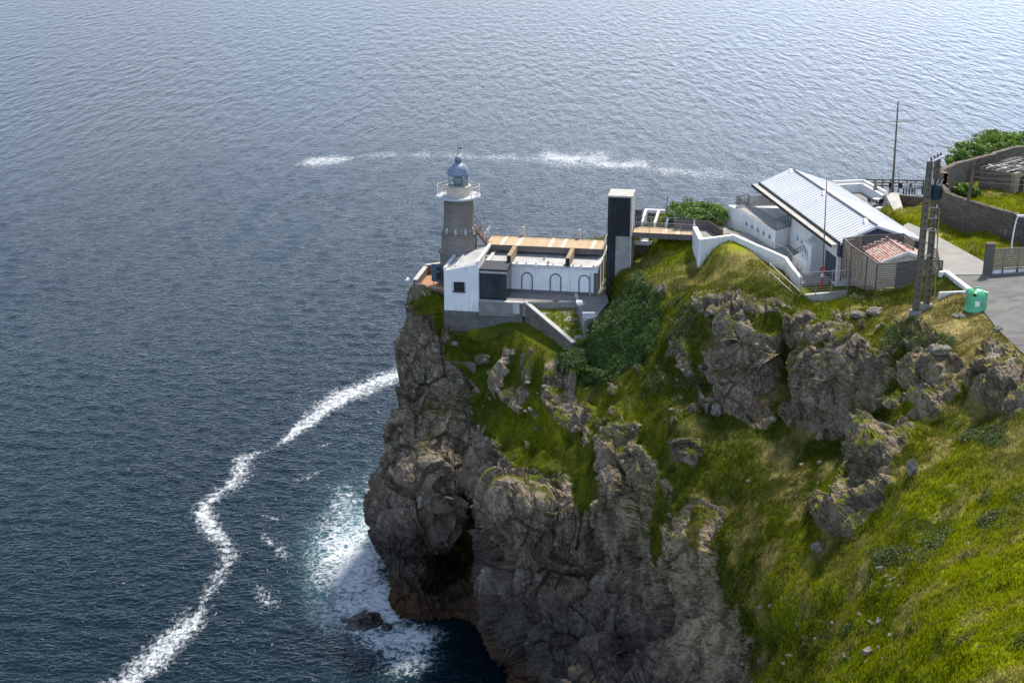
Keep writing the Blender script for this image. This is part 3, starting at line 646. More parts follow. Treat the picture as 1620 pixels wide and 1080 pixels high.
c = k.mix(k.mapr(k.noise(v, .25, 3), .56, .6, 0, .35), c, (.10, .097, .092))
M['asphalt'] = k.fin(c, .9, .2)
M['path'] = mat_plain('pale concrete paving', (.33, .315, .285), (.26, .25, .225), .9, .6, bump=.1)
M['pave'] = mat_plain('grey paving', (.27, .25, .235), (.19, .18, .17), .9, 1.2)
sheet('road', ROAD, 0, M['asphalt'])
sheet('path', PATH, -.012, M['path'])

# ================================================================== SETTING: sea
deps = np.r_[np.radians(np.linspace(80, 36, 22)), np.radians(np.linspace(35.8, 5.4, 620)), np.radians(np.geomspace(5.3, .06, 50))]
Rr = CZ/np.tan(deps)
ang = np.r_[np.radians(np.linspace(-24, 24, 720)), np.radians(np.linspace(25, 335, 80))]
RR, AA = np.meshgrid(Rr, ang, indexing='ij')
sx_, sy_ = (RR*np.sin(AA)).ravel(), (RR*np.cos(AA)).ravel()
dR = np.abs(np.gradient(Rr)); spac = np.repeat(np.maximum(dR, Rr*R(48/720))[:, None], len(ang), 1)
spac[:, 721:] = 60; spac = spac.ravel()
hz = np.zeros_like(sx_); ox = np.zeros_like(sx_)
for i in range(80):
    lam = 1.0*(5./1.0)**rng.random(); th = R(rng.normal(12, 38)); ph = rng.random()*6.28
    kx, ky = math.sin(th)*6.283/lam, math.cos(th)*6.283/lam
    am = .0030*lam**.6*sstep(2.0, 4., lam/spac)
    phase = kx*sx_+ky*sy_+ph
    hz += am*(np.sin(phase)+.25*np.sin(2*phase+1.2))
p2 = np.stack([sx_/60, sy_/60, 0*sx_], 1); hz *= .55+.9*vnoise(p2, 200)
hz *= sstep(1500, 500, RR.ravel())
hz *= np.where(polydist(sx_, sy_, [(-12, 128), (2, 110), (12, 100), (20, 90), (10, 140), (-5, 140)]) < 0, .3, 1)
me = np_mesh('sea', np.stack([sx_, sy_, hz], 1), (lambda I: np.stack([I[:-1], I[1:], np.roll(I, -1, 1)[1:], np.roll(I, -1, 1)[:-1]], 2).reshape(-1, 4))(np.arange(len(sx_)).reshape(len(Rr), len(ang))), True)
def wline(pts):
    return [W(x, y, 0)[:2]+(wd, s) for x, y, wd, s in pts]
FO = [wline([(660,575,4.,1),(628,592,4.2,1),(600,601,4.2,1),(575,611,3.8,1),(550,624,3.2,1),(520,643,2.6,1),(500,658,2.2,1),(485,670,1.8,1),(465,684,1.5,.95),(447,700,1.0,.8),(428,710,.6,.6),(405,717,1.4,.75),(385,726,2.2,.9),(376,745,2.6,1),(368,762,2.6,1),(345,780,2.8,1),(325,797,2.4,1),(320,815,2.,1),(335,835,2.,1),(352,855,2.2,1),(362,875,2.4,1),(358,893,2.2,.9),(342,915,2.,.85),(330,940,2.4,.9),(318,965,2.4,.95),(290,1000,2.2,.95),(262,1025,2.2,.9),(235,1055,2.6,.85),(200,1078,2.4,.9),(150,1110,3,.9)]),
 wline([(468,261,3,.5),(500,257,5,.85),(535,252,5,.85),(572,247,3,.5)]),
 wline([(572,247,4,.5),(640,247,5,.6),(700,246,5,.6),(755,248,4,.6),(800,250,5,.8),(850,251,6,.9),(890,249,8,.95),(930,251,8,.95),(970,259,6,.95),(1010,262,5,.9),(1050,268,5,.75),(1100,272,6,.6),(1150,278,5,.45),(1200,280,5,.4)]),
 wline([(470,760,.8,.55),(495,752,.9,.65),(505,745,.7,.5)]), wline([(415,845,.7,.5),(440,870,1.4,.6),(450,885,1.,.5)]), wline([(420,815,.8,.5),(440,822,.9,.45)]), wline([(505,705,.7,.5),(520,700,.7,.45)]),
 wline([(515,765,.7,.5),(545,780,1.6,.7),(565,800,2.,.7)]), wline([(410,930,1.2,.5),(430,955,1.4,.5)])]
foam = np.zeros_like(sx_)
near = (RR.ravel() < 1200) & (np.abs(AA.ravel()) < .5)
ax_, ay_ = sx_[near], sy_[near]; fo = np.zeros(near.sum())
wb = (fbm(np.stack([ax_*.22, ay_*.12, 0*ax_], 1), 4, 210)-.5)
for li, ln in enumerate(FO):
    for (x0, y0, w0, s0), (x1, y1, w1, s1) in zip(ln[:-1], ln[1:]):
        ex, ey = x1-x0, y1-y0; t = np.clip(((ax_-x0)*ex+(ay_-y0)*ey)/(ex*ex+ey*ey), 0, 1)
        d = np.hypot(ax_-x0-t*ex, ay_-y0-t*ey)/((.95 if li in (1, 2) else .56)*(w0+(w1-w0)*t))
        fo = np.maximum(fo, (s0+(s1-s0)*t)*np.clip(1.05-d*.62+wb*1.5, 0, 1))
aer = np.zeros_like(fo); spx, spy = proj(np.stack([ax_, ay_, 0*ax_], 1))
for cx, cy, rx, ry_, a in [(560,900,62,110,1.),(590,830,30,70,.8),(600,960,50,60,1.),(545,800,30,40,.55),(560,960,60,50,.9),(650,1008,50,20,1.),(640,1040,55,34,.8),(520,970,36,50,.6),(600,1010,60,28,.9)]:
    aer = np.maximum(aer, a*np.exp(-(((spx-cx)/rx)**2+((spy-cy)/ry_)**2)*1.1))
aer = np.clip(aer+wb*.7*np.sqrt(aer), 0, 1)
turq = np.zeros_like(fo)
for cx, cy, rx, ry_, a in [(565,850,34,45,.8),(520,950,30,40,.4),(600,985,40,16,.7),(625,1003,20,9,1.),(520,870,34,30,.3)]:
    turq = np.maximum(turq, a*np.exp(-(((spx-cx)/rx)**2+((spy-cy)/ry_)**2)))
for nm, a in (('foam', fo), ('surf', aer), ('turq', turq)):
    full = np.zeros_like(sx_, np.float32); full[near] = a
    at = me.attributes.new(nm, 'FLOAT', 'POINT'); at.data.foreach_set('value', full)
k = N('sea water'); v = k.pos('Object')
lace1 = k.n('TexVoronoi'); lace1.feature = 'DISTANCE_TO_EDGE'; lace1.inputs['Scale'].default_value = 1.15
wn = k.n('TexNoise'); k.l(v, wn.inputs['Vector']); wn.inputs['Scale'].default_value = .5; wn.inputs['Detail'].default_value = 5
wv = k.n('VectorMath', operation='MULTIPLY_ADD'); k.l(wn.outputs['Color'], wv.inputs[0]); wv.inputs[1].default_value = (5, 4, 0); k.l(v, wv.inputs[2]); k.l(wv.outputs[0], lace1.inputs['Vector'])
la = k.mapr(lace1.outputs['Distance'], .0, .22, 1, 0)
fn = k.noise(v, 1.1, 7, .7, .5); fn2 = k.noise(k.pos('Object', (1, .55, 1)), 2.6, 6, .75, .8)
fl = k.math('ADD', k.attr('foam'), k.math('MULTIPLY', k.math('SUBTRACT', k.math('ADD', fn, fn2), 1.), 2.7))
fm = k.math('MULTIPLY', k.mapr(fl, .34, 1.35), k.mapr(k.attr('foam'), .02, .2))
sf = k.math('ADD', k.attr('surf'), k.math('MULTIPLY', k.math('SUBTRACT', k.math('ADD', fn, k.math('MULTIPLY', fn2, .6)), .8), 1.7)); sf = k.math('ADD', sf, k.math('MULTIPLY', la, .42))
sm = k.math('MULTIPLY', k.mapr(sf, .48, 1.3), k.mapr(k.attr('surf'), .04, .3))
fx = k.math('MAXIMUM', fm, sm)
big = k.noise(k.pos('Object', (1, .35, 1)), .012, 4, .6)
wc = k.mix(k.mapr(big, .35, .65), (.001, .008, .014), (.002, .012, .018))
wc = k.mix(k.math('MULTIPLY', k.attr('turq'), .8), wc, (.06, .26, .29))
wc = k.mix(k.math('MULTIPLY', k.attr('surf'), .6), wc, (.045, .13, .15))
col = k.mix(fx, wc, (.62, .65, .68))
b1 = k.noise(k.pos('Object', (.75, 1.2, 1)), .62, 3, .55, .3); b2 = k.noise(k.pos('Object', (.7, 1.1, 1)), 1.9, 2, .5, .4)
b0 = k.noise(k.pos('Object', (1., .28, 1)), .16, 5, .65)
hh = k.math('ADD', k.math('ADD', k.math('MULTIPLY', b1, .34), k.math('MULTIPLY', b2, .46)), k.math('MULTIPLY', b0, .9))
ln_ = k.n('VectorMath', operation='LENGTH'); k.l(v, ln_.inputs[0]); far = k.mapr(ln_.outputs['Value'], 220, 620)
b9 = k.noise(k.pos('Object', (.34, .085, 1)), 1., 3, .6); hh = k.math('ADD', hh, k.math('MULTIPLY', k.math('MULTIPLY', b9, far), 5.5))
hh = k.math('ADD', hh, k.math('MULTIPLY', fx, .12))
k.bump(hh, .75, .62)
k.b.inputs['IOR'].default_value = 1.33
k.setin(k.b.inputs['Roughness'], k.mapr(fx, 0, 1, .11, .8))
k.fin(col, None, .5)
M['sea'] = k.m
tag(link_mesh('sea', me, M['sea']), kind='structure')

# ================================================================== LIGHTHOUSE
LX, LY = W(725.5, 430, 30)[0], 151.5
LX = (725.5-810)/F*(151.5*cp+36*sp)
lh = thing('lighthouse', 'grey stone lighthouse tower with blue dome and round white railed gallery', 'lighthouse', (LX, LY, 30))
mb = MB(); mb.lathe(LX, LY, [(2.12, 27), (2.12, 33.15), (2.32, 33.2), (2.32, 33.42), (1.98, 33.55), (1.93, 35.2), (2.02, 35.25), (2.02, 35.42), (1.6, 35.45)], 8, R(22.5-10)); mb.build('plinth', M['tower'], lh)
mb = MB(); mb.lathe(LX, LY, [(1.78, 35.3), (1.78, 35.75), (1.68, 35.85), (1.66, 36.0), (1.57, 38.9), (1.62, 39.0), (1.75, 39.15)], 40); mb.build('shaft', M['tower'], lh, smooth=True)
for a in range(10):
    mb = MB(); t = R(36*a+8); mb.bar((LX+1.74*math.cos(t), LY+1.74*math.sin(t), 35.45), (LX+1.74*math.cos(t), LY+1.74*math.sin(t), 36.1), .22, .2); mb.build('corbel', M['conclight'], lh)
mb = MB(); mb.lathe(LX, LY, [(1.7, 39.1), (2.3, 39.26), (2.38, 39.3), (2.38, 39.48), (1.0, 39.5)], 48); gal = mb.build('gallery', M['palemetal'], lh, smooth=False)
mb = MB()
for zz, tk in ((40.55, .035), (40.2, .02), (39.85, .02)): mb.ring(LX, LY, zz, 2.28, tk, 40)
for a in range(14):
    t = 2*math.pi*a/14; mb.tube((LX+2.28*math.cos(t), LY+2.28*math.sin(t), 39.48), (LX+2.28*math.cos(t), LY+2.28*math.sin(t), 40.55), .03, 5)
mb.build('railing', M['cream'], gal)
mb = MB(); mb.lathe(LX, LY, [(1.3, 39.49), (1.3, 40.35), (1.36, 40.4), (1.36, 40.52), (1.12, 40.54)], 40); mb.build('lantern_base', M['cream'], lh, smooth=False)
mb = MB(); mb.lathe(LX, LY, [(1.02, 40.53), (1.02, 41.8)], 16); lan = mb.build('lantern_glazing', M['clear'], lh)
mb = MB()
n = 10
for a in range(n):
    for s in (1, -1):
        t0, t1 = 2*math.pi*a/n, 2*math.pi*(a+s)/n
        mb.tube((LX+1.05*math.cos(t0), LY+1.05*math.sin(t0), 40.53), (LX+1.05*math.cos(t1), LY+1.05*math.sin(t1), 41.8), .03, 4)
mb.ring(LX, LY, 40.56, 1.07, .05); mb.ring(LX, LY, 41.15, 1.05, .03); mb.build('astragals', M['blue'], lan)
mb = MB(); mb.lathe(LX, LY, [(.25, 40.5), (.45, 40.75), (.55, 41.1), (.45, 41.5), (.2, 41.75)], 20); k = N('lens'); k.fin((.25, .30, .22), .1, .8); mb.build('lens', k.m, lan, smooth=True)
mb = MB(); mb.lathe(LX, LY, [(.5, 40.53), (.5, 40.75), (.2, 40.8)], 16); mb.build('lens_pedestal', M['darkmetal'], lan)
prof = [(1.1, 41.72), (1.22, 41.78), (1.22, 41.9)]+[(1.17*math.cos(R(a)), 41.9+1.12*math.sin(R(a))) for a in range(4, 80, 6)]+[(.3, 43.02)]
mb = MB(); mb.lathe(LX, LY, prof, 32); dome = mb.build('dome', M['blue'], lh, smooth=True)
mb = MB(); mb.lathe(LX, LY, [(.36, 42.95), (.36, 43.35), (.4, 43.38)]+[(.38*math.cos(R(a)), 43.4+.35*math.sin(R(a))) for a in range(0, 90, 15)]+[(.03, 43.8)], 20); mb.build('ventilator', M['blue'], dome, smooth=True)
mb = MB(); mb.tube((LX, LY, 43.7), (LX, LY, 44.95), .025, 5); mb.tube((LX-.3, LY, 44.2), (LX+.25, LY, 44.2), .02, 4); mb.bar((LX+.1, LY, 44.5), (LX+.42, LY, 44.52), .03, .16)
mb.build('weather_vane', M['darkmetal'], dome)
mb = MB()
for s in (-.17, .17):
    pts = [(LX+1.35*math.cos(R(-28))+s*.5, LY+1.35*math.sin(R(-28))+s, 40.5)]+[(LX+(1.3*math.cos(R(a)))*math.cos(R(-28))+s*.5, LY+1.3*math.cos(R(a))*math.sin(R(-28))+s, 41.85+1.22*math.sin(R(a))) for a in range(0, 75, 12)]
    for p, q in zip(pts[:-1], pts[1:]): mb.tube(p, q, .028, 4)
mb.build('ladder', M['palemetal'], dome)
# outside stair from the tower door to the roof walk
mb = MB(FL)
for i in range(11):
    f = i/10; mb.box(-4.6+1.5*f, -4.35+1.5*f, 3.9, 4.9, 35.9-1.9*f, 36.0-1.9*f)
mb.bar((-4.6, 3.9, 36.0), (-3.0, 3.9, 34.0), .08, .2); mb.bar((-4.6, 4.9, 36.0), (-3.0, 4.9, 34.0), .08, .2)
for y in (3.9, 4.9):
    mb.tube((-4.6, y, 37.), (-3.0, y, 35.), .03, 5)
    for f in (0, .5, 1): mb.tube((-4.6+1.6*f, y, 36-2*f), (-4.6+1.6*f, y, 37-2*f), .03, 5)
solo(mb, 'steel_stair', M['rust'], 'steep rusty steel stair running down from the lighthouse tower to the roof walk', 'stair')

# ================================================================== KEEPERS HOUSE
kh = thing('keepers_house', 'long low white flat-roofed house with three blind arches beside the lighthouse', 'house', FL((2, 3, 30)))
mb = MB(FL); mb.box(-3.2, 9.6, 0, 9, 28.6, 32.98); wl = mb.build('wall', M['white'], kh)
mb = MB(FL); mb.prism([(-6.1, -3.75, 33.1), (-2.42, -3.75, 34.0), (-2.42, -.003, 34.0), (-6.1, 1.8, 33.1)], 28.8, 33)
annex = mb.build('annex_wall', M['white'], kh)
mb = MB(FL); mb.hexa([(-6.0, -3.6, 33.0), (-2.5, -3.6, 33.9), (-2.5, 3.4, 33.9), (-6.0, 3.4, 33.0)], [(-6.0, -3.55, 33.13), (-2.5, -3.55, 34.03), (-2.5, 3.4, 34.03), (-6.0, 3.4, 33.13)])
mb.build('annex_roof', M['roofgrey'], kh)
mb = MB(FL)
for a, b in (((-6.05, -3.6), (-6.05, 2.2)),): mb.bar((a[0], a[1], 33.25), (b[0], b[1], 33.25), .3, .3)
mb.bar((-2.55, -3.7, 34.1), (-2.55, 3.4, 34.1), .3, .3); mb.bar((-5.0, -3.0, 33.45), (-5.0, 1.6, 33.45), .12, .12)
mb.build('annex_coping', M['whiteold'], kh)
mb = MB(FL); mb.box(-3.15, 9.55, .05, 8.9, 32.99, 33.03); mb.build('roof', M['roofgrey'], kh)
mb = MB(FL)
mb.box(-3.3, 9.72, -.12, .28, 32.85, 33.16); mb.box(9.35, 9.73, .285, 9.0, 32.84, 33.15); mb.box(-2.3, -2.0, .285, 9, 32.84, 33.3)
par = mb.build('parapet', M['whiteold'], kh)
for i in range(14):
    uu = -2+i*.97+rng.random()*.4; mb = MB(FL)
    if i < 12: mb.box(uu, uu+.14, .0, .12, 33.16, 33.27)
    else: mb.box(3.5+(i-12)*.6, 3.65+(i-12)*.6, 2.2-(i-12), 2.35-(i-12), 33.03, 33.2)
    mb.build('roof_fixing', M['black'], kh)
mb = MB(FL); mb.box(-1.6, 9.62, -.03, -.001, 30.0, 30.35); mb.build('skirting', M['arch'], kh)
for uc in (2.1, 5.15, 8.2):
    mb = MB(FL); r0, r1, zs = .5, .62, 31.65
    pts = [(uc-r0, 30.35), (uc-r0, zs)]+[(uc-r0*math.cos(R(a)), zs+r0*math.sin(R(a))) for a in range(15, 180, 15)]+[(uc+r0, zs), (uc+r0, 30.35)]
    ots = [(uc-r1, 30.35), (uc-r1, zs)]+[(uc-r1*math.cos(R(a)), zs+r1*math.sin(R(a))) for a in range(15, 180, 15)]+[(uc+r1, zs), (uc+r1, 30.35)]
    m = len(pts)
    for (a, b, c, d) in zip(pts[:-1], pts[1:], ots[1:], ots[:-1]):
        mb.hexa([(p[0], -.06, p[1]) for p in (a, b, c, d)], [(p[0], -.002, p[1]) for p in (a, b, c, d)])
    mb.build('blind_arch', M['arch'], kh)
mb = MB(FL); mb.box(9.2, 9.6, -.09, -.002, 30.0, 32.5); mb.build('pilaster', M['brown'], kh)
mb = MB(FL); mb.tube((8.85, -.12, 29.9), (8.85, -.12, 32.6), .05, 6); mb.build('drainpipe', M['palemetal'], kh)
for v0 in (1.5, 4.4, 7.2):
    mb = MB(FL); mb.box(9.602, 9.66, v0-.6, v0+.6, 30.3, 32.3); mb.box(9.602, 9.66, v0-.4, v0+.4, 32.3, 32.55); mb.build('side_door', M['brown'], kh)
# porch
mb = MB(FL); mb.box(-2.36, .42, -3.2, -.03, 30.0, 32.95); por = mb.build('glass_porch', M['glass'], kh)
mb = MB(FL)
for uu in (-2.36, -1.62, -.95, -.25, .42): mb.box(uu-.035, uu+.035, -3.26, -3.203, 30.0, 32.93)
mb.box(-2.38, .45, -3.25, -3.204, 30.9, 30.96)
mb.build('porch_frame', M['darkmetal'], por)
mb = MB(FL); mb.box(-2.4, .5, -3.45, -.1, 33.18, 33.4); mb.build('porch_roof', M['darkmetal'], por)
mb = MB(FL); mb.box(-2.4, .47, -3.4, -3.22, 32.94, 33.17); mb.build('porch_fascia', M['conclight'], por)
# annex window
mb = MB(FL); mb.box(-5.0, -3.95, -3.8, -3.752, 31.0, 31.95); win = mb.build('window', M['glass'], kh)
mb = MB(FL)
for uu in (-5.0, -4.48, -3.95): mb.box(uu-.04, uu+.04, -3.84, -3.803, 31., 31.95)
for zz in (31.0, 31.48, 31.95): mb.box(-5.04, -3.91, -3.86, -3.843, zz-.03, zz+.03)
mb.build('window_frame', M['darkmetal'], win)
mb = MB(FL); mb.box(-5.2, -3.8, -3.95, -3.755, 30.86, 30.94)
for i in range(8): mb.tube((-5.15+i*.19, -3.92, 30.93), (-5.15+i*.19, -3.92, 32.0), .015, 4)
mb.build('window_grille', M['darkmetal'], win)
mb = MB(FL); mb.box(-6.15, -2.4, -3.8, -.3, 24.5, 28.8); mb.build('foundation', M['stonebase'], kh)
# roof walk
rw = thing('roof_walk', 'light timber walkway raised above the flat roof of the white house', 'walkway', FL((3, 6, 33)))
mb = MB(FL); mb.box(-3.1, 9.7, 3.95, 7.7, 33.9, 34.02); mb.build('deck', M['deck'], rw)
mb = MB(FL); mb.box(-3.12, 9.72, 3.86, 3.948, 33.55, 34.04); mb.box(-3.12, 9.72, 7.702, 7.8, 33.6, 34.06); mb.build('edge_beam', M['brown'], rw)
mb = MB(FL); mb.box(-3.1, 9.7, 4.3, 7.2, 33.3, 33.895); mb.build('understructure', M['concrete'], rw)
for uu in (.2, 6.45):
    mb = MB(FL); mb.box(uu-.22, uu+.22, -.4, 3.855, 33.17, 34.1); bm_ = mb.build('cantilever_beam', M['beamwood'], rw)
    mb = MB(FL); mb.box(uu-.19, uu+.19, -.44, -.403, 33.2, 34.07); mb.build('beam_end', M['black'], bm_)
    mb = MB(FL); mb.hexa([(uu-.3, 7.85, 33.2), (uu+.35, 7.85, 33.2), (uu+.35, 8.5, 33.2), (uu-.3, 8.5, 33.2)], [(uu+.0, 7.85, 35.0), (uu+.35, 7.85, 35.1), (uu+.35, 8.3, 35.1), (uu+.0, 8.3, 35.)]); mb.build('beam_upstand', M['conclight'], rw)
def rail(mb, pts, h, nrail=3, post=1.5, r=.025, rt=.03):
    for p, q in zip(pts[:-1], pts[1:]):
        L = math.dist(p, q); m = max(1, round(L/post))
        for i in range(m+1):
            f = i/m; b = [p[j]+(q[j]-p[j])*f for j in range(3)]; mb.tube(b, (b[0], b[1], b[2]+h), r, 5)
        for i in range(nrail):
            zz = h*(i+1)/nrail; mb.tube((p[0], p[1], p[2]+zz), (q[0], q[1], q[2]+zz), rt if i == nrail-1 else .014, 5)
    return mb
mb = rail(MB(FL), [(-3.0, 7.9, 34.), (9.8, 7.9, 34.)], 1.05, 4, 1.6); solo(mb, 'railing', M['palemetal'], 'thin steel rail along the seaward edge of the roof walk', 'railing')
mb = rail(MB(FL), [(-3.3, 4.2, 34.0), (-3.3, 7.8, 34.)], 1.1, 3, 1.2); solo(mb, 'railing', M['whiteold'], 'short rail at the tower end of the roof walk', 'railing')
mb = rail(MB(FL), [(9.85, 3.9, 33.9), (9.85, 8.8, 33.9)], 1.1, 3, .9); solo(mb, 'railing', M['palemetal'], 'short rail between the roof walk and the lift tower', 'railing')

# terrace, retaining walls, little yard
mb = MB(); mb.prism([p[:2] for p in [W(757.5,477.5,30), W(829,479,30), W(912,476.5,30), W(919,492,30), W(925,507,30), W(943,500,30), W(962,478,30), W(962,440,30), W(803,455,30), W(757.5,457,30)]], 28.5, 29.99)
o = solo(mb, 'paving', M['pave'], None, None); bpy_fix(o); tag(o, kind='structure')
mb = MB(FL); mb.box(-2.395, 2.2, -3.75, -3.35, 24.5, 29.9)
rwll = thing('retaining_wall', 'grey block wall streaked with white holding up the terrace under the glass porch', 'wall', FL((0, -3.6, 26)))
mb.build('masonry', M['stonebase'], rwll)
mb = MB(FL); mb.box(-2.395, 2.3, -3.82, -3.3, 29.905, 30.06); mb.build('coping', M['conclight'], rwll)
k = N('flaking whitewash'); v = k.pos('Object', (1, 1, .6)); f = k.noise(v, 1.3, 7, .7); k.fin(k.mix(k.mapr(f, .5, .56), (.50, .48, .45), (.17, .155, .145)), .9, .2)
mb = MB(FL); mb.box(-2.39, 1.9, -3.765, -3.752, 28.8, 29.9); mb.build('whitewash', k.m, rwll)
A_, B_ = W(831.5, 476.5, 30.05), W(908, 541, 27.7)
sw = thing('stone_wall', 'stone wall stepping down the slope at an angle below the terrace', 'wall', A_)
mb = MB(); mb.wallseg(A_[:2], B_[:2], .42, 27.2, 29.95, 25.2, 27.6); mb.build('masonry', M['rubble'], sw)
mb = MB(); mb.wallseg(A_[:2], B_[:2], .5, 29.955, 30.07, 27.605, 27.72); mb.build('coping', M['conclight'], sw)
A_, B_ = W(911, 465, 30.3), W(930, 523, 28.9)
mb = MB(); mb.wallseg(A_[:2], B_[:2], .3, 28.6, 30.35, 27., 28.95); solo(mb, 'low_wall', M['conclight'], 'narrow low concrete wall between the small grassy yard and the paved ramp', 'wall')
mb = MB(); mb.wallseg(W(836, 478, 30)[:2], W(911, 474, 30)[:2], .25, 28.6, 30.02); solo(mb, 'kerb_wall', M['arch'], 'low kerb wall along the front of the terrace above the grassy yard', 'wall')
q = W(917, 481, 30.0); mb = MB(); mb.hexa([(q[0]-.3, q[1]-.3, 30.0), (q[0]+.35, q[1]-.3, 30.0), (q[0]+.35, q[1]+.3, 30.0), (q[0]-.35, q[1]+.3, 30.0)], [(q[0]-.35, q[1]-.25, 30.25), (q[0]+.3, q[1]-.25, 30.25), (q[0]+.3, q[1]+.3, 30.35), (q[0]-.35, q[1]+.3, 30.35)])
solo(mb, 'chest', M['whiteplastic'], 'small white chest standing on the paving right of the grassy yard', 'chest')
q = W(931, 505, 29.9); mb = MB(); mb.box(q[0]-.6, q[0]+.6, q[1]-.04, q[1]+.04, 30.05, 30.55); mb.box(q[0]-.62, q[0]+.66, q[1]-.06, q[1]+.2, 30.555, 30.6)
for s in (-.58, .52): mb.box(q[0]+s, q[0]+s+.07, q[1]-.03, q[1]+.03, 29.2, 30.3)
solo(mb, 'notice_board', M['palemetal'], 'pale board on two legs at the foot of the ivy slope', 'board')
# ruined wall patch on the cliff
a, b = ground(706, 585), ground(752, 588); mb = MB(); mb.wallseg((a[0], a[1]+.3), (b[0], b[1]+.2), .5, a[2]-1.2, a[2]+.9, b[2]-1.4, b[2]+.9)
solo(mb, 'masonry_patch', M['rubble'], 'short brown stone wall built into the cliff face below the lighthouse', 'wall')

# seaward terrace left of the house
tp = [W(657, 454, 29.7), W(674, 432, 29.7), W(704, 428, 29.7), W(705, 464, 29.7)]
mb = MB(); mb.prism([p[:2] for p in tp], 27.5, 29.6); o = solo(mb, 'terrace', M['orange'], None, None); tag(o, kind='structure')
tw = thing('terrace_wall', 'low pale wall around the small terracotta terrace at the cliff edge', 'wall', tp[0])
for i, (p, q, h) in enumerate(((tp[0], tp[1], .75), (tp[1], tp[2], .9))):
    mb = MB(); mb.wallseg(p[:2], q[:2], .45, 28, 29.7+h); mb.build('wall_run', M['rubble'], tw)
    mb = MB(); mb.wallseg(p[:2], q[:2], .5, 29.7+h+.002, 29.7+h+.1); mb.build('coping', M['conclight'], tw)
mb = MB(); mb.wallseg(tp[0][:2], tp[3][:2], .3, 27.3, 29.75); mb.build('front_wall', M['rubble'], tw)
mb = rail(MB(), [tp[0], tp[3]], .45, 1, 1.2, .02, .035); mb.build('hand_rail', M['palemetal'], tw)
q = WY(683, 430, 151.); q2 = WY(699, 427, 150.2)
ib = thing('panel', 'dark blue upright panel standing left of the lighthouse base', 'panel', (q[0], q[1], 29.6))
mb = MB(); mb.wallseg(q[:2], q2[:2], .1, 30.0, 31.95); mb.build('board', M['blue'] if 0 else mat_plain('dark blue board', (.04, .075, .12), (.07, .11, .16), .4, 3.), ib)
mb = MB(); mb.wallseg((q[0]+.2, q[1]-.06), (q2[0]-.2, q2[1]-.06), .02, 30.3, 31.7); mb.build('relief', M['glass'], ib)
for a in (.15, .85): mb = MB(); mb.tube((q[0]+(q2[0]-q[0])*a, q[1]+.1, 29.5), (q[0]+(q2[0]-q[0])*a, q[1]+.1, 31.9), .04, 6); mb.build('post', M['galv'], ib)

# ================================================================== LIFT TOWER + FOOTBRIDGE
LO = W(961.5, 475, 29.5); LO = ((960.5-810)/F*(145.6*cp+40*sp), 145.7)
FLi = Fr(LO[0], LO[1], R(-10))
lt = thing('lift_tower', 'tall narrow lift tower of smoked glass on concrete beside the white house', 'lift tower', FLi((1.2, 1.5, 29)))
mb = MB(FLi); mb.box(.85, 2.4, .02, 3.0, 26, 36.5); mb.build('core', M['concrete'], lt)
for zz in (30.2, 32.2, 34.3): mb = MB(FLi); mb.box(.849, 2.39, .001, .019, zz, zz+.03); mb.build('shutter_joint', M['arch'], lt)
mb = MB(FLi); mb.box(.0, .845, .0, 2.98, 26, 36.505); mb.build('glazed_shaft', M['liftglass'], lt)
mb = MB(FLi); mb.box(0, 2.34, -.0, 2.95, 36.51, 40.55); head_ = mb.build('lift_head', M['liftglass'], lt)
mb = MB(FLi); mb.box(2.345, 2.5, -.02, 3.05, 36.5, 40.6); mb.build('side_cladding', M['conclight'], head_)
mb = MB(FLi)
for uu in (0., .42, .83): mb.box(uu-.02, uu+.03, -.05, -.003, 27, 36.5)
for zz in np.arange(28, 36.5, 1.35): mb.box(0, .84, -.045, -.004, zz, zz+.04)
mb.box(.0, .04, -.04, -.003, 36.5, 40.5); mb.box(0, 2.3, -.04, -.004, 36.5, 36.58); mb.build('glazing_bars', M['black'], lt)
mb = MB(FLi); mb.box(-.05, 2.53, -.06, 3.1, 40.605, 40.78); mb.build('cap', M['conclight'], lt)
mb = MB(FLi); mb.box(2.41, 2.52, .0, 3.0, 26, 36.49); mb.build('side_wall', M['conclight'], lt)
mb = MB(FLi); mb.box(2.55, 3.2, 3.2, 5.0, 36.0, 38.45); mb.box(2.52, 3.24, 3.15, 5.05, 38.455, 38.6); solo(mb, 'cabin', M['slate'], 'small dark cabin with pale roof tucked behind the lift tower', 'cabin')
fb = thing('footbridge', 'timber-decked footbridge from the lift tower to the hilltop path', 'footbridge', FLi((5, 1.5, 36)))
mb = MB(FLi); mb.box(2.6, 9.2, .45, 2.9, 36.74, 36.85); mb.build('deck', M['deck'], fb)
mb = MB(FLi); mb.box(2.58, 9.25, .33, .445, 36.3, 36.87); mb.box(2.58, 9.25, 2.905, 3.02, 36.3, 36.87); mb.box(2.6, 9.2, 1.4, 1.9, 36.2, 36.735); mb.build('girder', M['brown'], fb)
for vv in (.4, 2.96): mb = rail(MB(FLi), [(2.7, vv, 36.85), (9.1, vv, 36.85)], 1.1, 4, 1.6); mb.build('railing', M['galv'], fb)
mb = MB(FLi); mb.box(8.9, 9.6, .5, 2.85, 34.5, 36.28); solo(mb, 'abutment', M['rubble'], 'rough stone block under the hill end of the footbridge', 'abutment')
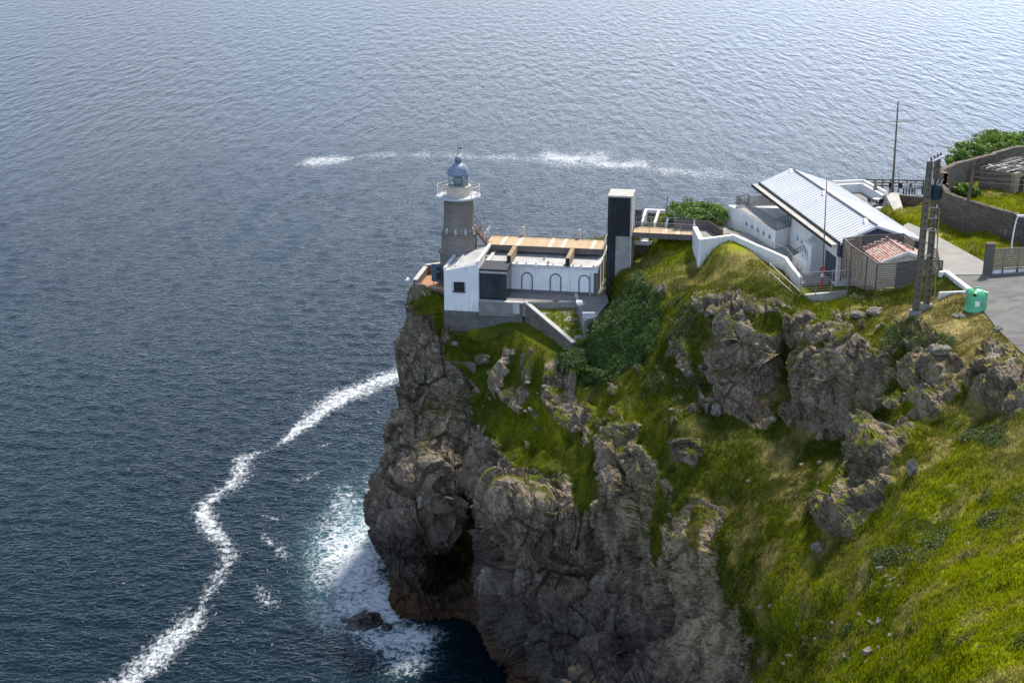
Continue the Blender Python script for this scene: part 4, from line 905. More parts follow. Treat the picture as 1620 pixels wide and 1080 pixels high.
# white open frame behind the bridge
wf = thing('pergola', 'open white concrete pergola frame standing on the slope behind the footbridge', 'frame', FLi((5, 7, 33)))
z1, z0 = 36.95, 35.0
mb = MB(FLi); mb.box(3.1, 6.0, 9.0, 9.35, z1, z1+.3); mb.build('back_beam', M['white'], wf)
for uu in (3.1, 4.5, 5.75): mb = MB(FLi); mb.box(uu, uu+.25, 3.4, 8.995, z1, z1+.3); mb.build('cross_beam', M['white'], wf)
mb = MB(FLi); mb.box(2.6, 5.9, 3.1, 3.395, z0-.2, z0+.25); mb.build('front_beam', M['white'], wf)
for uu in (3.1, 4.5, 5.75): mb = MB(FLi); mb.box(uu+.01, uu+.24, 3.4, 3.65, z0-1.5, z1); mb.build('post', M['white'], wf)
mb = MB(FLi); mb.box(3.4, 5.9, 8.7, 8.98, 33.6, 36.9); mb.build('back_wall', M['rubble'], wf)
mb = MB(FLi); mb.box(3.3, 5.9, 3.7, 8.7, 34.5, 35.0); mb.build('floor', M['concrete'], wf)
mb = MB(FLi); mb.box(2.6, 5.8, 3.15, 3.39, 29.5, z0-.21); mb.build('lower_wall', M['rubbledark'], wf)
q = WY(1052, 338, 152); mb = MB(); mb.tube((q[0], q[1], q[2]-2), (q[0]+.25, q[1], q[2]+1.9), .1, 5, .03); solo(mb, 'spike_post', M['darkmetal'], 'slim dark pointed post behind the footbridge next to the round bush', 'post')
mb = rail(MB(), [W(1053, 335, 38.2), W(1070, 360, 36.9)], 1.0, 3, 1.5); solo(mb, 'railing', M['galv'], 'sloping grey rail from the pointed post down to the footbridge', 'railing')
mb = rail(MB(), [W(1062, 352, 36.9), W(1120, 357, 36.9), W(1143, 372, 36.9)], 1.3, 2, 1.5)
mb.wallseg(W(1066, 362, 36.9)[:2], W(1120, 364, 36.9)[:2], .06, 36.9, 37.9); mb.wallseg(W(1120, 364, 36.9)[:2], W(1143, 379, 36.9)[:2], .06, 36.9, 37.9)
solo(mb, 'railing', M['brown'], 'brown panelled rail at the hilltop landing in front of the round bush', 'railing')

# white path wall zigzag + landing
PW = [(W(1100, 359, 37.9), .45), (W(1109, 378, 37.9), .45), (W(1161, 371, 37.9), .4), (W(1196, 386.5, 37.9), .35), (W(1221, 397, 37.9), .35), (W(1243, 407, 37.9), .3), (W(1266, 438, 37.8), .3)]
pwt = thing('path_wall', 'white parapet wall zigzagging along the hilltop path above the green knoll', 'wall', PW[1][0])
for (p, w0), (q, w1) in zip(PW[:-1], PW[1:]):
    mb = MB(); dx, dy = q[0]-p[0], q[1]-p[1]; L = math.hypot(dx, dy); e = .14
    low = 34.6 if p[0] < 19.5 else 35.6
    mb.wallseg((p[0]-dx/L*e, p[1]-dy/L*e), (q[0]+dx/L*e*.9, q[1]+dy/L*e*.9), w0+random.random()*.02, low, p[2]+random.random()*.006, low, q[2]+random.random()*.006); mb.build('wall_run', M['whiteold' if random.random() < .0 else 'white'], pwt)
lp = [p for p, _ in PW]
mb = MB(); pp = [W(1097, 362, 36.9), W(1109, 380, 36.9), W(1160, 377, 36.9), W(1197, 393, 36.9), W(1243, 415, 36.9), W(1266, 449, 36.9), W(1310, 445, 36.9), W(1330, 420, 36.9), W(1290, 400, 36.9), W(1250, 385, 36.9), W(1160, 366, 36.9), W(1143, 358, 36.9)]
mb.prism([p[:2] for p in pp], 35.6, 36.92); o = solo(mb, 'paved_path', M['path'], None, None); bpy_fix(o); tag(o, kind='structure')
mb = MB()
for (p, _), (q, _) in list(zip(PW[2:-1], PW[3:])): rail(mb, [(p[0]+.1, p[1]+.25, 36.95), (q[0]+.1, q[1]+.25, 36.95)], 1.75, 1, 1.6)
solo(mb, 'handrail', M['galv'], 'slim grey handrail running along the inside of the white path wall', 'handrail')
mb = rail(MB(), [W(1112, 370, 36.95), W(1128, 369, 36.95), W(1141, 379, 36.95)], .9, 1, .9, .02, .045); solo(mb, 'handrail', M['darkmetal'], 'short dark handrail at the landing beside the end of the footbridge', 'handrail')
mb = MB(); q = W(1098, 372, 36.9); mb.hexa([(q[0]-.2, q[1], 36.8), (q[0]+.15, q[1], 36.8), (q[0]+.15, q[1]+.4, 36.8), (q[0]-.2, q[1]+.4, 36.8)], [(q[0]-.1, q[1]+.1, 38.), (q[0]+.1, q[1]+.1, 38.), (q[0]+.1, q[1]+.35, 38.), (q[0]-.1, q[1]+.35, 38.)]); mb.tube((q[0], q[1]+.2, 38.), (q[0], q[1]+.2, 38.5), .1, 6, .05)
solo(mb, 'gate_post', M['whiteold'], 'small weathered white post where the footbridge meets the hill path', 'post')

# ================================================================== RESTAURANT
rs = thing('restaurant', 'long white building with a ribbed grey metal gable roof on the headland', 'building', FRf((12, 0, 37)))
mb = MB(FRf); mb.prism([(10., -3.1), (10., 4.2), (23.4, 4.2), (23.4, -3.1)], 36, 40.75); mb.build('wall', M['white'], rs)
mb = MB(FRf); mb.prism([(.3, .6), (.3, 4.2), (9.99, 4.2), (9.99, .6)], 36, 40.7); mb.build('recessed_wall', M['brown'], rs)
mb = MB(FRf); mb.prism([(.3, .5), (9.9, .5), (9.9, .58), (.3, .58)], 38.8, 40.5); mb.build('glazed_front', M['glass'], rs)
zE, zR = 40.82, 42.5; vl, vr = -3.85, 4.9
def rplane(mb, v0, v1, z0, z1, u0, u1, th):
    mb.hexa([(u0, v0, z0-th), (u1, v0, z0-th), (u1, v1, z1-th), (u0, v1, z1-th)], [(u0, v0, z0), (u1, v0, z0), (u1, v1, z1), (u0, v1, z1)])
mb = MB(FRf); rplane(mb, vl+.5, 0, zE+.22, zR, -.2, 24.2, .18)
i = 0
while -.2+i*.62 < 24.2:
    uu = -.2+i*.62; mb.hexa([(uu, vl+.5, zE+.22), (uu+.05, vl+.5, zE+.22), (uu+.05, -.1, zR-.04), (uu, -.1, zR-.04)], [(uu, vl+.5, zE+.30), (uu+.05, vl+.5, zE+.30), (uu+.05, -.1, zR+.035), (uu, -.1, zR+.035)]); i += 1
rf = mb.build('roof_slope', M['zinc'], rs)
mb = MB(FRf); rplane(mb, 0.01, vr, zR, zE, -.2, 24.2, .18)
for i in range(39):
    uu = -.2+i*.64; mb.hexa([(uu, .1, zR-.04), (uu+.04, .1, zR-.04), (uu+.04, vr, zE), (uu, vr, zE)], [(uu, .1, zR+.01), (uu+.04, .1, zR+.01), (uu+.04, vr, zE+.05), (uu, vr, zE+.05)])
mb.build('roof_slope', M['zinc'], rs)
mb = MB(FRf); mb.bar((-.25, 0, zR+.05), (24.25, 0, zR+.05), .2, .1); mb.build('ridge_cap', M['darkmetal'], rs)
mb = MB(FRf); mb.prism([(-.3, vl+.36), (24.3, vl+.36), (24.3, vl+.48), (-.3, vl+.48)], zE+.05, zE+.33); mb.build('gutter', M['black'], rs)
mb = MB(FRf); mb.prism([(-.5, vl-.28), (24.3, vl-.28), (24.3, vl+.35), (-.5, vl+.35)], zE-.06, zE+.08); mb.build('eave_shelf', M['conclight'], rs)
mb = MB(FRf); mb.prism([(-.5, vl-.36), (24.3, vl-.36), (24.3, vl-.285), (-.5, vl-.285)], zE-.2, zE+.09); mb.build('eave_trim', M['black'], rs)
for uu in (.6, 11, 22.2): mb = MB(FRf); mb.hexa([(uu, -.55, zR-.2), (uu+.7, -.55, zR-.2), (uu+.7, -.2, zR-.05), (uu, -.2, zR-.05)], [(uu, -.5, zR+.2), (uu+.05, -.5, zR+.2), (uu+.05, -.2, zR+.2), (uu, -.2, zR+.2)]); mb.build('roof_vent', M['whiteplastic'], rf)
mb = MB(FRf); mb.add([(24.0, vl+.6, zE), (24.0, vr-.2, zE-.15), (24.0, 0, zR-.2), (23.42, vl+.6, zE), (23.42, vr-.2, zE-.15), (23.42, 0, zR-.2), (24.0, vl+.6, 39.6), (24.0, vr-.2, 39.6), (23.42, vl+.6, 39.6), (23.42, vr-.2, 39.6)],
       [(6, 0, 2, 1, 7), (8, 9, 4, 5, 3), (0, 3, 5, 2), (2, 5, 4, 1), (6, 7, 9, 8), (6, 8, 3, 0), (7, 1, 4, 9)]); mb.build('gable_cladding', M['slate'], rs)
mb = MB(FRf); mb.hexa([(24.2, vl+.5, zE+.0), (24.4, vl+.5, zE), (24.4, 0, zR-.2), (24.2, 0, zR-.2)], [(24.2, vl+.5, zE+.24), (24.4, vl+.5, zE+.24), (24.4, 0, zR+.03), (24.2, 0, zR+.03)]); mb.build('verge', M['palemetal'], rs)
mb = MB(FRf); mb.hexa([(24.2, 0.01, zR-.2), (24.4, .01, zR-.2), (24.4, vr, zE-.2), (24.2, vr, zE-.2)], [(24.2, .01, zR+.03), (24.4, .01, zR+.03), (24.4, vr, zE+.03), (24.2, vr, zE+.03)]); mb.build('verge', M['palemetal'], rs)
# balcony wing
wing = [(-.2, -6.75), (1.15, -6.4), (10.95, -5.0), (9.65, -3.12), (9.65, .45), (.4, .45)]
mb = MB(FRf); mb.prism(wing, 36, 38.75); wg = mb.build('balcony_base', M['white'], rs)
mb = MB(FRf); mb.hexa([(-.5, -7.6, 36), (3, -6.2, 36), (3, -5.9, 36), (-.9, -4.5, 36)], [(1.1, -6.42, 38.79), (3, -6.17, 38.79), (3, -5.9, 38.79), (1.1, -5.9, 38.79)]); mb.build('buttress', M['white'], rs)
mb = MB(FRf)
ed = [(.2, -4.6), (1.2, -6.3), (10.9, -4.95), (9.7, -3.15)]
for (a, b), (c, d) in zip(ed[:-1], ed[1:]):
    L = math.hypot(c-a, d-b); m = int(L/.22)
    for i in range(m+1):
        x, y = a+(c-a)*i/m, b+(d-b)*i/m; mb.tube((x, y, 38.76), (x, y, 40.0), .03, 4, cap=False)
    mb.bar((a, b, 40.), (c, d, 40.), .05, .05); mb.bar((a, b, 38.85), (c, d, 38.85), .04, .04)
mb.build('balcony_railing', M['slatdark'], rs)
mb = MB(FRf); mb.bar((.0, -4.7, 39.3), (.2, .3, 39.3), .08, 1.); mb.build('balcony_screen', M['conclight'], rs)
mb = MB(FRf); mb.box(.5, 9.4, -1.2, -1.0, 38.76, 39.75); mb.build('balcony_inner_wall', M['brown'], rs)
mb = MB(FRf); mb.bar((6.3, -3.4, 39.3), (9.5, -3.0, 39.3), .04, 1.1); mb.build('glass_balustrade', M['clear'], rs)
mb = MB(FRf); mb.box(7.4, 7.8, -.8, .4, 38.76, 40.5); mb.box(4.6, 6.4, -1.6, -.9, 39.7, 40.4); mb.build('dark_blind', M['black'], rs)
mb = MB(FRf); mb.box(6.6, 6.95, -2.2, -1.85, 38.76, 39.6); mb.build('lamp_globe', M['whiteplastic'], rs)
# small posters with boats
def boat_poster(u0, v0, du, dv, zc, wdt, hgt, wide=False):
    L = math.hypot(du, dv); du, dv = du/L, dv/L; nu, nv = dv, -du      # outwards
    if nv > 0 and abs(nv) > .2: nu, nv = -nu, -nv
    def at(a, z, off): return FRf((u0+du*a+nu*off, v0+dv*a+nv*off, z))
    t = thing('poster', 'x', 'poster', at(0, zc, 0)); mb = MB()
    def quad(mb, pts, o0, o1): n = len(pts); mb.add([at(a, z, o1) for a, z in pts]+[at(a, z, o0) for a, z in pts], [tuple(range(n)), tuple(range(2*n-1, n-1, -1))]+[(i, n+i, n+(i+1) % n, (i+1) % n) for i in range(n)])
    h, wd = hgt/2, wdt/2
    quad(mb, [(-wd, zc-h), (wd, zc-h), (wd, zc+h), (-wd, zc+h)], .003, .03); mb.build('panel', PB, t)
    mb = MB(); quad(mb, [(-wd*.82, zc-h*.75), (wd*.82, zc-h*.75), (wd*.82, zc-h*.15), (-wd*.82, zc-h*.15)], .032, .036); mb.build('sea_strip', PS, t)
    mb = MB(); quad(mb, [(-wd*.5, zc-h*.35), (wd*.3, zc-h*.35), (wd*.6, zc+h*.05), (-wd*.65, zc+h*.05)], .038, .044)
    if not wide: quad(mb, [(-wd*.3, zc+h*.08), (wd*.15, zc+h*.08), (-wd*.15, zc+h*.7)], .038, .044)
    mb.build('boat_picture', M['navy'], t); return t
PB = mat_plain('pale blue poster', (.50, .64, .74), (.60, .72, .78), .5, 2.); PS = mat_plain('poster sea', (.15, .36, .50), None, .5, 2.)
names = ['farthest left of the five small blue and white boat posters on the balcony wall', 'second from the left of the five boat posters on the balcony wall', 'middle one of the five boat posters on the balcony wall',
 'fourth from the left of the five boat posters on the balcony wall', 'nearest the corner of the five boat posters on the balcony wall']
for i in range(5):
    f = 4.3+i*1.36; t = boat_poster(f, -6.4+(f-1.15)*1.4/9.8, 9.8, 1.4, 37.9, .56, .62); t['label'] = names[i]; t['group'] = 'boat posters on the white walls'
t = boat_poster(10.35, -4.13, -1.3, 1.88, 37.9, 1.0, .5, True); t['label'] = 'wide boat poster alone on the short wall around the balcony corner'; t['group'] = 'boat posters on the white walls'
for i, s in enumerate(('left one of the three boat posters on the white wall under the eave', 'middle one of the three boat posters under the eave right of the balcony', 'right one of the three boat posters on the wall under the eave')):
    t = boat_poster(12.2+i*1.3, -3.1, 1, 0, 38.3, .56, .62); t['label'] = s; t['group'] = 'boat posters on the white walls'
mb = MB(FRf); mb.prism([(16.6, -3.13), (19.6, -3.13), (20.4, -4.6), (18.7, -4.7)], 36.9, 39.7); o = solo(mb, 'white_porch', M['white'], 'white box-like entrance porch under the eave by the tall thin mast', 'porch')
mb = MB(FRf); mb.box(20.2, 23.0, -3.13, -3.103, 36.95, 39.3); mb.build('entrance_glazing', M['glass'], rs)
mb = MB(FRf); mb.prism([(16.2, -4.9, 37.6), (16.2, -4.6, 37.6), (18.6, -4.6, 38.7), (18.6, -4.9, 38.7)], 36.9, 38); mb.prism([(18.6, -4.9), (18.6, -4.6), (20.2, -4.65), (20.2, -4.95)], 36.9, 38.3)
st = thing('stair_block', 'white stair wall with a stepped handrail outside the porch', 'stair', FRf((17, -5, 37))); mb.build('stair_wall', M['white'], st)
mb = MB(FRf)
for i in range(6): mb.box(16.3+i*.38, 16.68+i*.38, -4.59, -3.5, 36.9, 37.1+i*.2)
mb.build('steps', M['concrete'], st)
mb = rail(MB(FRf), [(16.2, -4.75, 37.6), (18.6, -4.75, 38.7), (20.0, -4.8, 38.3)], .6, 2, .8); mb.build('handrail', M['darkmetal'], st)

# ---- sea terrace beyond the restaurant
ft = thing('terrace_wall', 'white angled parapet around the cafe terrace on the sea side of the metal roof', 'wall', W(1366, 290, 37.5))
oA, oB, oC = W(1318, 286.5, 38.7), W(1366, 284.2, 38.7), W(1402.5, 303, 38.7); iA, iB, iC = W(1322, 291.5, 38.5), W(1365, 289.3, 38.5), W(1398, 308, 38.5)
mb = MB(); mb.wallseg(oA[:2], oB[:2], .3, 36, 38.7); mb.wallseg(oB[:2], oC[:2], .3, 36, 38.7); mb.build('outer_parapet', M['white'], ft)
mb = MB(); mb.wallseg(iA[:2], iB[:2], .35, 36, 38.45); mb.wallseg(iB[:2], iC[:2], .35, 36, 38.45); mb.build('inner_parapet', M['white'], ft)
mb = MB(); mb.prism([p[:2] for p in (W(1290, 292, 37.5), W(1365, 289, 37.5), W(1398, 308, 37.5), W(1440, 352, 37.5), W(1400, 352, 37.5))], 36, 37.45); o = solo(mb, 'terrace_paving', M['pave'], None, None); bpy_fix(o); tag(o, kind='structure')
cw = thing('concrete_ramp', 'slanting slab of bare concrete between the cafe terrace and the lawn', 'ramp', W(1410, 320, 38))
c4 = [W(1399.5, 305, 39.0), W(1421, 305, 39.0), W(1429, 331, 39.0), W(1415.5, 336, 39.0)]
mb = MB(); mb.prism([p[:2] for p in c4], 36.5, 39.0); mb.build('slab', M['conclight'], cw)
mb = MB(); l0, l1 = W(1421.5, 307, 38.9), W(1466, 311, 39.0); mb.wallseg(l0[:2], l1[:2], .5, 36.8, 38.85, 36.8, 38.95); solo(mb, 'low_wall', M['rubble'], 'low stone wall closing the lawn on the sea side', 'wall')
# tables and chairs
def cafe_table(x, y, z, label):
    t = thing('cafe_table', label, 'table', (x, y, z), 'cafe tables on the sea terrace')
    mb = MB(); mb.lathe(x, y, [(.42, z+.72), (.42, z+.76)], 20); mb.build('tabletop', M['whiteplastic'], t)
    mb = MB(); mb.tube((x, y, z+.03), (x, y, z+.72), .04, 6); mb.lathe(x, y, [(.28, z), (.28, z+.03)], 12); mb.build('pedestal', M['darkmetal'], t)
ta, tb = W(1387, 314.5, 38.2), W(1391.5, 328.5, 38.2)
cafe_table(ta[0], ta[1], 37.46, 'round white cafe table farther from the metal roof'); cafe_table(tb[0], tb[1], 37.46, 'round white cafe table half hidden by the metal roof edge')
def chair():
    t = thing('chair', 'x', 'chair', (0, 0, 0), 'dark chairs on the sea side')
    mb = MB(); mb.box(-.24, .24, -.24, .24, .42, .48); mb.build('seat', M['navy'], t)
    mb = MB(); mb.hexa([(-.24, .2, .48), (.24, .2, .48), (.24, .26, .48), (-.24, .26, .48)], [(-.24, .3, .95), (.24, .3, .95), (.24, .36, .95), (-.24, .36, .95)]); mb.build('backrest', M['navy'], t)
    for sx in (-.2, .2):
        for sy in (-.2, .2): mb = MB(); mb.tube((sx, sy, 0), (sx, sy, .42), .02, 4); mb.build('leg', M['darkmetal'], t)
    return t
def copy_tree(o, parent=None):
    c = o.copy(); COL.objects.link(c)
    if parent: c.parent = parent
    for ch in list(o.children): copy_tree(ch, c)
    return c
proto = chair(); first = [True]
def put(pr, first, loc, rz, label, group):
    o = pr if first[0] else copy_tree(pr); first[0] = False
    o.location = loc; o.rotation_euler = (0, 0, rz); o['label'] = label; o['group'] = group; return o
for (t, nm) in ((ta, 'the farther white cafe table'), (tb, 'the nearer white cafe table')):
    for a, s in ((200, 'left'), (20, 'right'), (285, 'near')):
        if nm[4] == 'n' and a == 285: continue
        put(proto, first, (t[0]+.72*math.cos(R(a)), t[1]+.72*math.sin(R(a)), 37.46), R(a-90), 'dark chair on the %s side of %s' % (s, nm), 'dark chairs on the sea side')
gx = thing('folded_parasol', 'grey folded parasol standing behind the farther cafe table', 'parasol', W(1383.5, 309, 37.5))
q = W(1383.5, 313, 37.5); mb = MB(); mb.tube((q[0], q[1], 37.4), (q[0], q[1], 39.5), .03, 6); mb.build('pole', M['galv'], gx)
mb = MB(); mb.lathe(q[0], q[1], [(.08, 38.1), (.24, 38.3), (.2, 39.), (.05, 39.5)], 10); mb.build('canopy', mat_plain('faded canvas', (.30, .29, .25), (.22, .21, .18), .9, 4.), gx)
# rail fence with benches on the lawn edge
fa, fb_ = W(1366, 306, 37.3), W(1470, 309, 38.6)
fn = thing('rail_fence', 'brown wooden rail fence on the cliff edge behind the low stone wall', 'fence', fa)
for i in range(9):
    f = i/8; p = [fa[j]+(fb_[j]-fa[j])*f+(0, 2.5, 0)[j] for j in range(3)]; mb = MB(); mb.bar((p[0], p[1], p[2]-.5), (p[0], p[1], p[2]+1.15), .12, .12); mb.build('post', M['polewood'], fn)
for zz in (.4, .75, 1.08): mb = MB(); mb.bar((fa[0], fa[1]+2.42, fa[2]+zz), (fb_[0], fb_[1]+2.42, fb_[2]+zz), .05, .14); mb.build('rail', M['polewood'], fn)
for i, (x_, lb) in enumerate(((1412, 'dark seat at the left end of the rail fence by the flag mast'), (1427, 'dark seat in the middle of the rail fence beside a white slatted bench'), (1443, 'dark seat at the right of the rail fence near the power transformer'))):
    q = W(x_, 305, 38.4); put(proto, first, (q[0], q[1]+.6, 38.35), R(8), lb, 'dark chairs on the sea side')
for x_, lb in ((1435, 'short white slatted bench between two dark seats at the rail fence'), (1452, 'longer white slatted bench at the right end of the rail fence')):
    q = W(x_, 305, 38.4); t = thing('bench', lb, 'bench', q, 'white benches at the fence'); hw = .38 if x_ == 1435 else .62
    mb = MB()
    for zz in (.45, .65, .85): mb.box(q[0]-hw, q[0]+hw, q[1]+.5, q[1]+.55, q[2]+zz, q[2]+zz+.1)
    mb.build('backrest', M['whiteplastic'], t)
    mb = MB(); mb.box(q[0]-hw, q[0]+hw, q[1]+.0, q[1]+.45, q[2]+.4, q[2]+.44); mb.build('seat', M['slatdark'], t)
    for s in (-hw+.05, hw-.05): mb = MB(); mb.box(q[0]+s-.03, q[0]+s+.03, q[1]+.05, q[1]+.5, q[2]-.2, q[2]+.4); mb.build('leg', M['darkmetal'], t)
# flag mast
fm_ = W(1411.5, 304, 38.9); ft_ = WY(1421, 160, fm_[1])
fl = thing('flag_mast', 'tall grey mast with a horizontal yard and stays behind the cafe terrace', 'mast', fm_)
mb = MB(); mb.tube(fm_, ft_, .14, 8, .07); mb.build('pole', M['poleconc'], fl)
mb = MB(); yl, yr = WY(1385, 193.5, fm_[1]), WY(1450, 191, fm_[1]); mb.tube(yl, yr, .085, 6); mb.build('yard', M['conclight'], fl)
mb = MB(); tpp = WY(1420.5, 164, fm_[1]); mb.tube(tpp, WY(1392, 192, fm_[1]), .025, 4); mb.tube(tpp, WY(1448, 190, fm_[1]), .025, 4); mb.build('stay', M['galv'], fl)
q0 = W(1421.5, 306, 38.9); mb = MB(); mb.tube(q0, WY(1421.5, 268, q0[1]), .03, 5); solo(mb, 'thin_pole', M['galv'], 'short thin steel pole just right of the flag mast foot', 'pole')
# tall thin mast in front of the restaurant
q0 = W(1301, 447, 36.95); q1 = WY(1308, 283, q0[1])
tm = thing('radio_mast', 'tall thin mast with a red top in front of the metal roof', 'mast', q0)
f = .66; qm = tuple(q0[j]+(q1[j]-q0[j])*f for j in range(3)); mb = MB(); mb.tube(q0, qm, .07, 6, .05); mb.build('pole', M['rust'] if 0 else M['poleconc'], tm)
mb = MB(); mb.tube(qm, q1, .05, 6, .035); mb.build('top_pole', M['red'], tm)
mb = MB(); mb.tube((q1[0]-.25, q1[1], q1[2]), (q1[0]+.5, q1[1], q1[2]+.05), .018, 4); mb.tube(q1, (q1[0], q1[1], q1[2]+.25), .015, 4); mb.tube((q1[0]+.45, q1[1], q1[2]-.05), (q1[0]+.45, q1[1], q1[2]+.15), .02, 4); mb.build('anemometer', M['darkmetal'], tm)
# lifebuoy post, white cabinet, hooped rail
q = W(1300, 445, 37.6); t = thing('lifebuoy_post', 'red and white post with a lifebuoy behind the wire fence', 'post', (q[0], q[1], 37.0))
mb = MB(); mb.tube((q[0], q[1], 36.8), (q[0], q[1], 38.0), .12, 8); mb.build('post', M['red'], t)
mb = MB(); mb.tube((q[0], q[1], 38.01), (q[0], q[1], 38.35), .13, 8); mb.build('white_band', M['whiteplastic'], t)
mb = MB()
for i in range(14):
    a0, a1 = 2*math.pi*i/14, 2*math.pi*(i+1)/14; mb.tube((q[0]+.24*math.cos(a0), q[1]-.15, 38.75+.24*math.sin(a0)), (q[0]+.24*math.cos(a1), q[1]-.15, 38.75+.24*math.sin(a1)), .07, 6)
mb.build('lifebuoy', M['red'], t); mb = MB(); mb.tube((q[0], q[1], 38.35), (q[0], q[1], 39.05), .07, 6); mb.build('bracket', M['red'], t)
q = W(1332, 433, 37.3); t = thing('cabinet', 'white waist-high cabinet with a small black knob beside the slatted screens', 'cabinet', (q[0], q[1], 37))
mb = MB(); mb.box(q[0]-.6, q[0]+.6, q[1]-.3, q[1]+.5, 36.9, 38.5); mb.build('body', M['white'], t)
mb = MB(); mb.box(q[0]-.68, q[0]+.68, q[1]-.38, q[1]+.58, 38.5, 38.6); mb.build('top', M['whiteplastic'], t)
mb = MB(); mb.box(q[0]-.1, q[0]+.15, q[1], q[1]+.2, 38.6, 38.8); mb.build('knob', M['black'], t)
q = W(1293, 412, 37.6); mb = MB(); mb.tube((q[0]-.3, q[1], 36.9), (q[0]-.3, q[1], 38.3), .05, 6); mb.tube((q[0]+.3, q[1], 36.9), (q[0]+.3, q[1], 38.3), .05, 6); mb.tube((q[0]-.3, q[1], 38.3), (q[0]-.15, q[1], 38.5), .05, 6); mb.tube((q[0]-.15, q[1], 38.5), (q[0]+.15, q[1], 38.5), .05, 6); mb.tube((q[0]+.15, q[1], 38.5), (q[0]+.3, q[1], 38.3), .05, 6)
solo(mb, 'hoop', M['whiteplastic'], 'white metal hoop at the foot of the tall thin mast', 'hoop')
# wire fence on a plinth, sloping rails
wfz = thing('wire_fence', 'galvanised rail fence on a concrete plinth at the top of the bluff', 'fence', W(1300, 465, 37))
w0, w1, w2 = W(1265, 466, 37.2), W(1340, 462, 37.6), W(1372, 452, 37.8)
mb = MB(); mb.wallseg(W(1262, 467, 37.2)[:2], W(1338, 461, 37.4)[:2], .35, 35.6, 37.2, 36.4, 37.5); mb.build('plinth', M['conclight'], wfz)
for (p, q, ns) in ((w0, w1, 3), (w1, w2, 2)):
    for i in range(ns):
        f = i/ns; b = [p[j]+(q[j]-p[j])*f for j in range(3)]; mb = MB(); mb.bar((b[0], b[1], b[2]-.2), (b[0], b[1], b[2]+2.1), .07, .07); mb.build('post', M['galv'], wfz)
    mb = MB()
    for i in range(9): zz = .12+i*.235; mb.tube((p[0], p[1], p[2]+zz), (q[0], q[1], q[2]+zz), .013 if i < 8 else .035, 4)
    mb.build('rails', M['galv'], wfz)
a, b, c = W(1217, 417, 39.0), W(1244, 414, 38.6), W(1264, 463, 37.6)
mb = MB(); pts0 = [W(1218, 417, 39.), W(1266, 461, 37.9)]
mb.tube(*pts0, .045, 6); mb.tube(W(1218, 430, 38.3), W(1258, 466, 37.2), .04, 6); mb.tube(W(1218, 416.5, 39.), W(1245, 415.5, 38.8), .03, 5); mb.tube(W(1245, 415.5, 38.8), W(1268, 442, 38.4), .03, 5)
for x_, y_, z_ in ((1218, 417, 39.), (1233, 431, 38.5), (1245, 416, 38.8), (1250, 447, 38.1)):
    q = W(x_, y_, z_); mb.tube((q[0], q[1], 35.8), q, .03, 5)
solo(mb, 'guard_rail', M['cream'], 'pale tubular guard rail slanting down the grass at the bluff edge', 'railing')

# ================================================================== SLATTED ENCLOSURE + TILED HUT
def PZ(x, y, z): return W(x, y, z)
encl = thing('slatted_enclosure', 'tall screen of grey timber slats boxing in the tiled hut', 'fence', PZ(1384, 465, 38.5))
def screen(p, q, zb0, zb1, zt0, zt1, mat='slat', pitch=.2, gap=.07, parent=encl, post=True):
    """slatted panel between plan points p, q"""
    mb = MB(); m = int((zt0-zb0)/pitch)
    for i in range(m+1):
        f = (i+.5)/(m+1); a = zb0+(zt0-zb0)*f; b = zb1+(zt1-zb1)*f; jt = (random.random()-.5)*.02
        mb.bar((p[0], p[1], a+jt), (q[0], q[1], b-jt), .035, pitch-gap)
    mb.bar((p[0], p[1], zt0), (q[0], q[1], zt1), .09, .07)
    mb.build('slat_panel', M[mat], parent)
    if post:
        for (c, zb, zt) in ((p, zb0, zt0), (q, zb1, zt1)):
            mb = MB(); mb.bar((c[0], c[1]+.06, zb-.3), (c[0], c[1]+.06, zt), .09, .09); mb.build('post', M['slatdark'], parent)
c0 = PZ(1384.5, 465, 38.5); c1 = PZ(1415.5, 465.5, 38.7); c2 = PZ(1450, 464, 39.0); c3 = PZ(1487, 462, 39.5)
def top(pt, y): return WY(0, y, pt[1])[2]
screen(c0, c1, c0[2], c1[2], top(c0, 417), top(c1, 415.8), 'slat', .2, .085)
screen(c1, c2, c1[2], c2[2], top(c1, 415), top(c2, 411), 'slatdark', .17, .015)
screen(c2, c3, c2[2], c3[2], top(c2, 411), top(c3, 412.5), 'slatdark', .19, .06)
z_ = top(c0, 417)
def PTz(x, y, z): return W(x, y, z)
b1 = PTz(1373, 405, z_+.1); b2 = PTz(1348.5, 389, z_+.3); b3 = PTz(1334.8, 377, z_+.5); b4 = PTz(1366, 373, z_+.75); b5 = PTz(1430, 369.6, z_+1.); b6 = PTz(1447, 381, z_+.8)
for p, q, mm in ((b1, c0, 'slat'), (b2, b1, 'slat'), (b3, b2, 'slat'), (b3, b4, 'slat'), (b4, b5, 'slatdark'), (b5, b6, 'slat')):
    screen(p, q, 38.0 if p is not c0 else 38.4, 38.2, p[2] if p is not c0 else z_, q[2] if q is not c0 else z_, mm, .2, .09)
e1 = PTz(1490, 413, 41.4); e2 = PTz(1484, 396, 41.4); e3 = PTz(1470, 385, 41.4)
screen(c3, e2, c3[2], 39.6, 41.4, 41.4, 'slat', .19, .09); screen(e2, e3, 39.6, 39.6, 41.4, 41.2, 'slat', .19, .09)
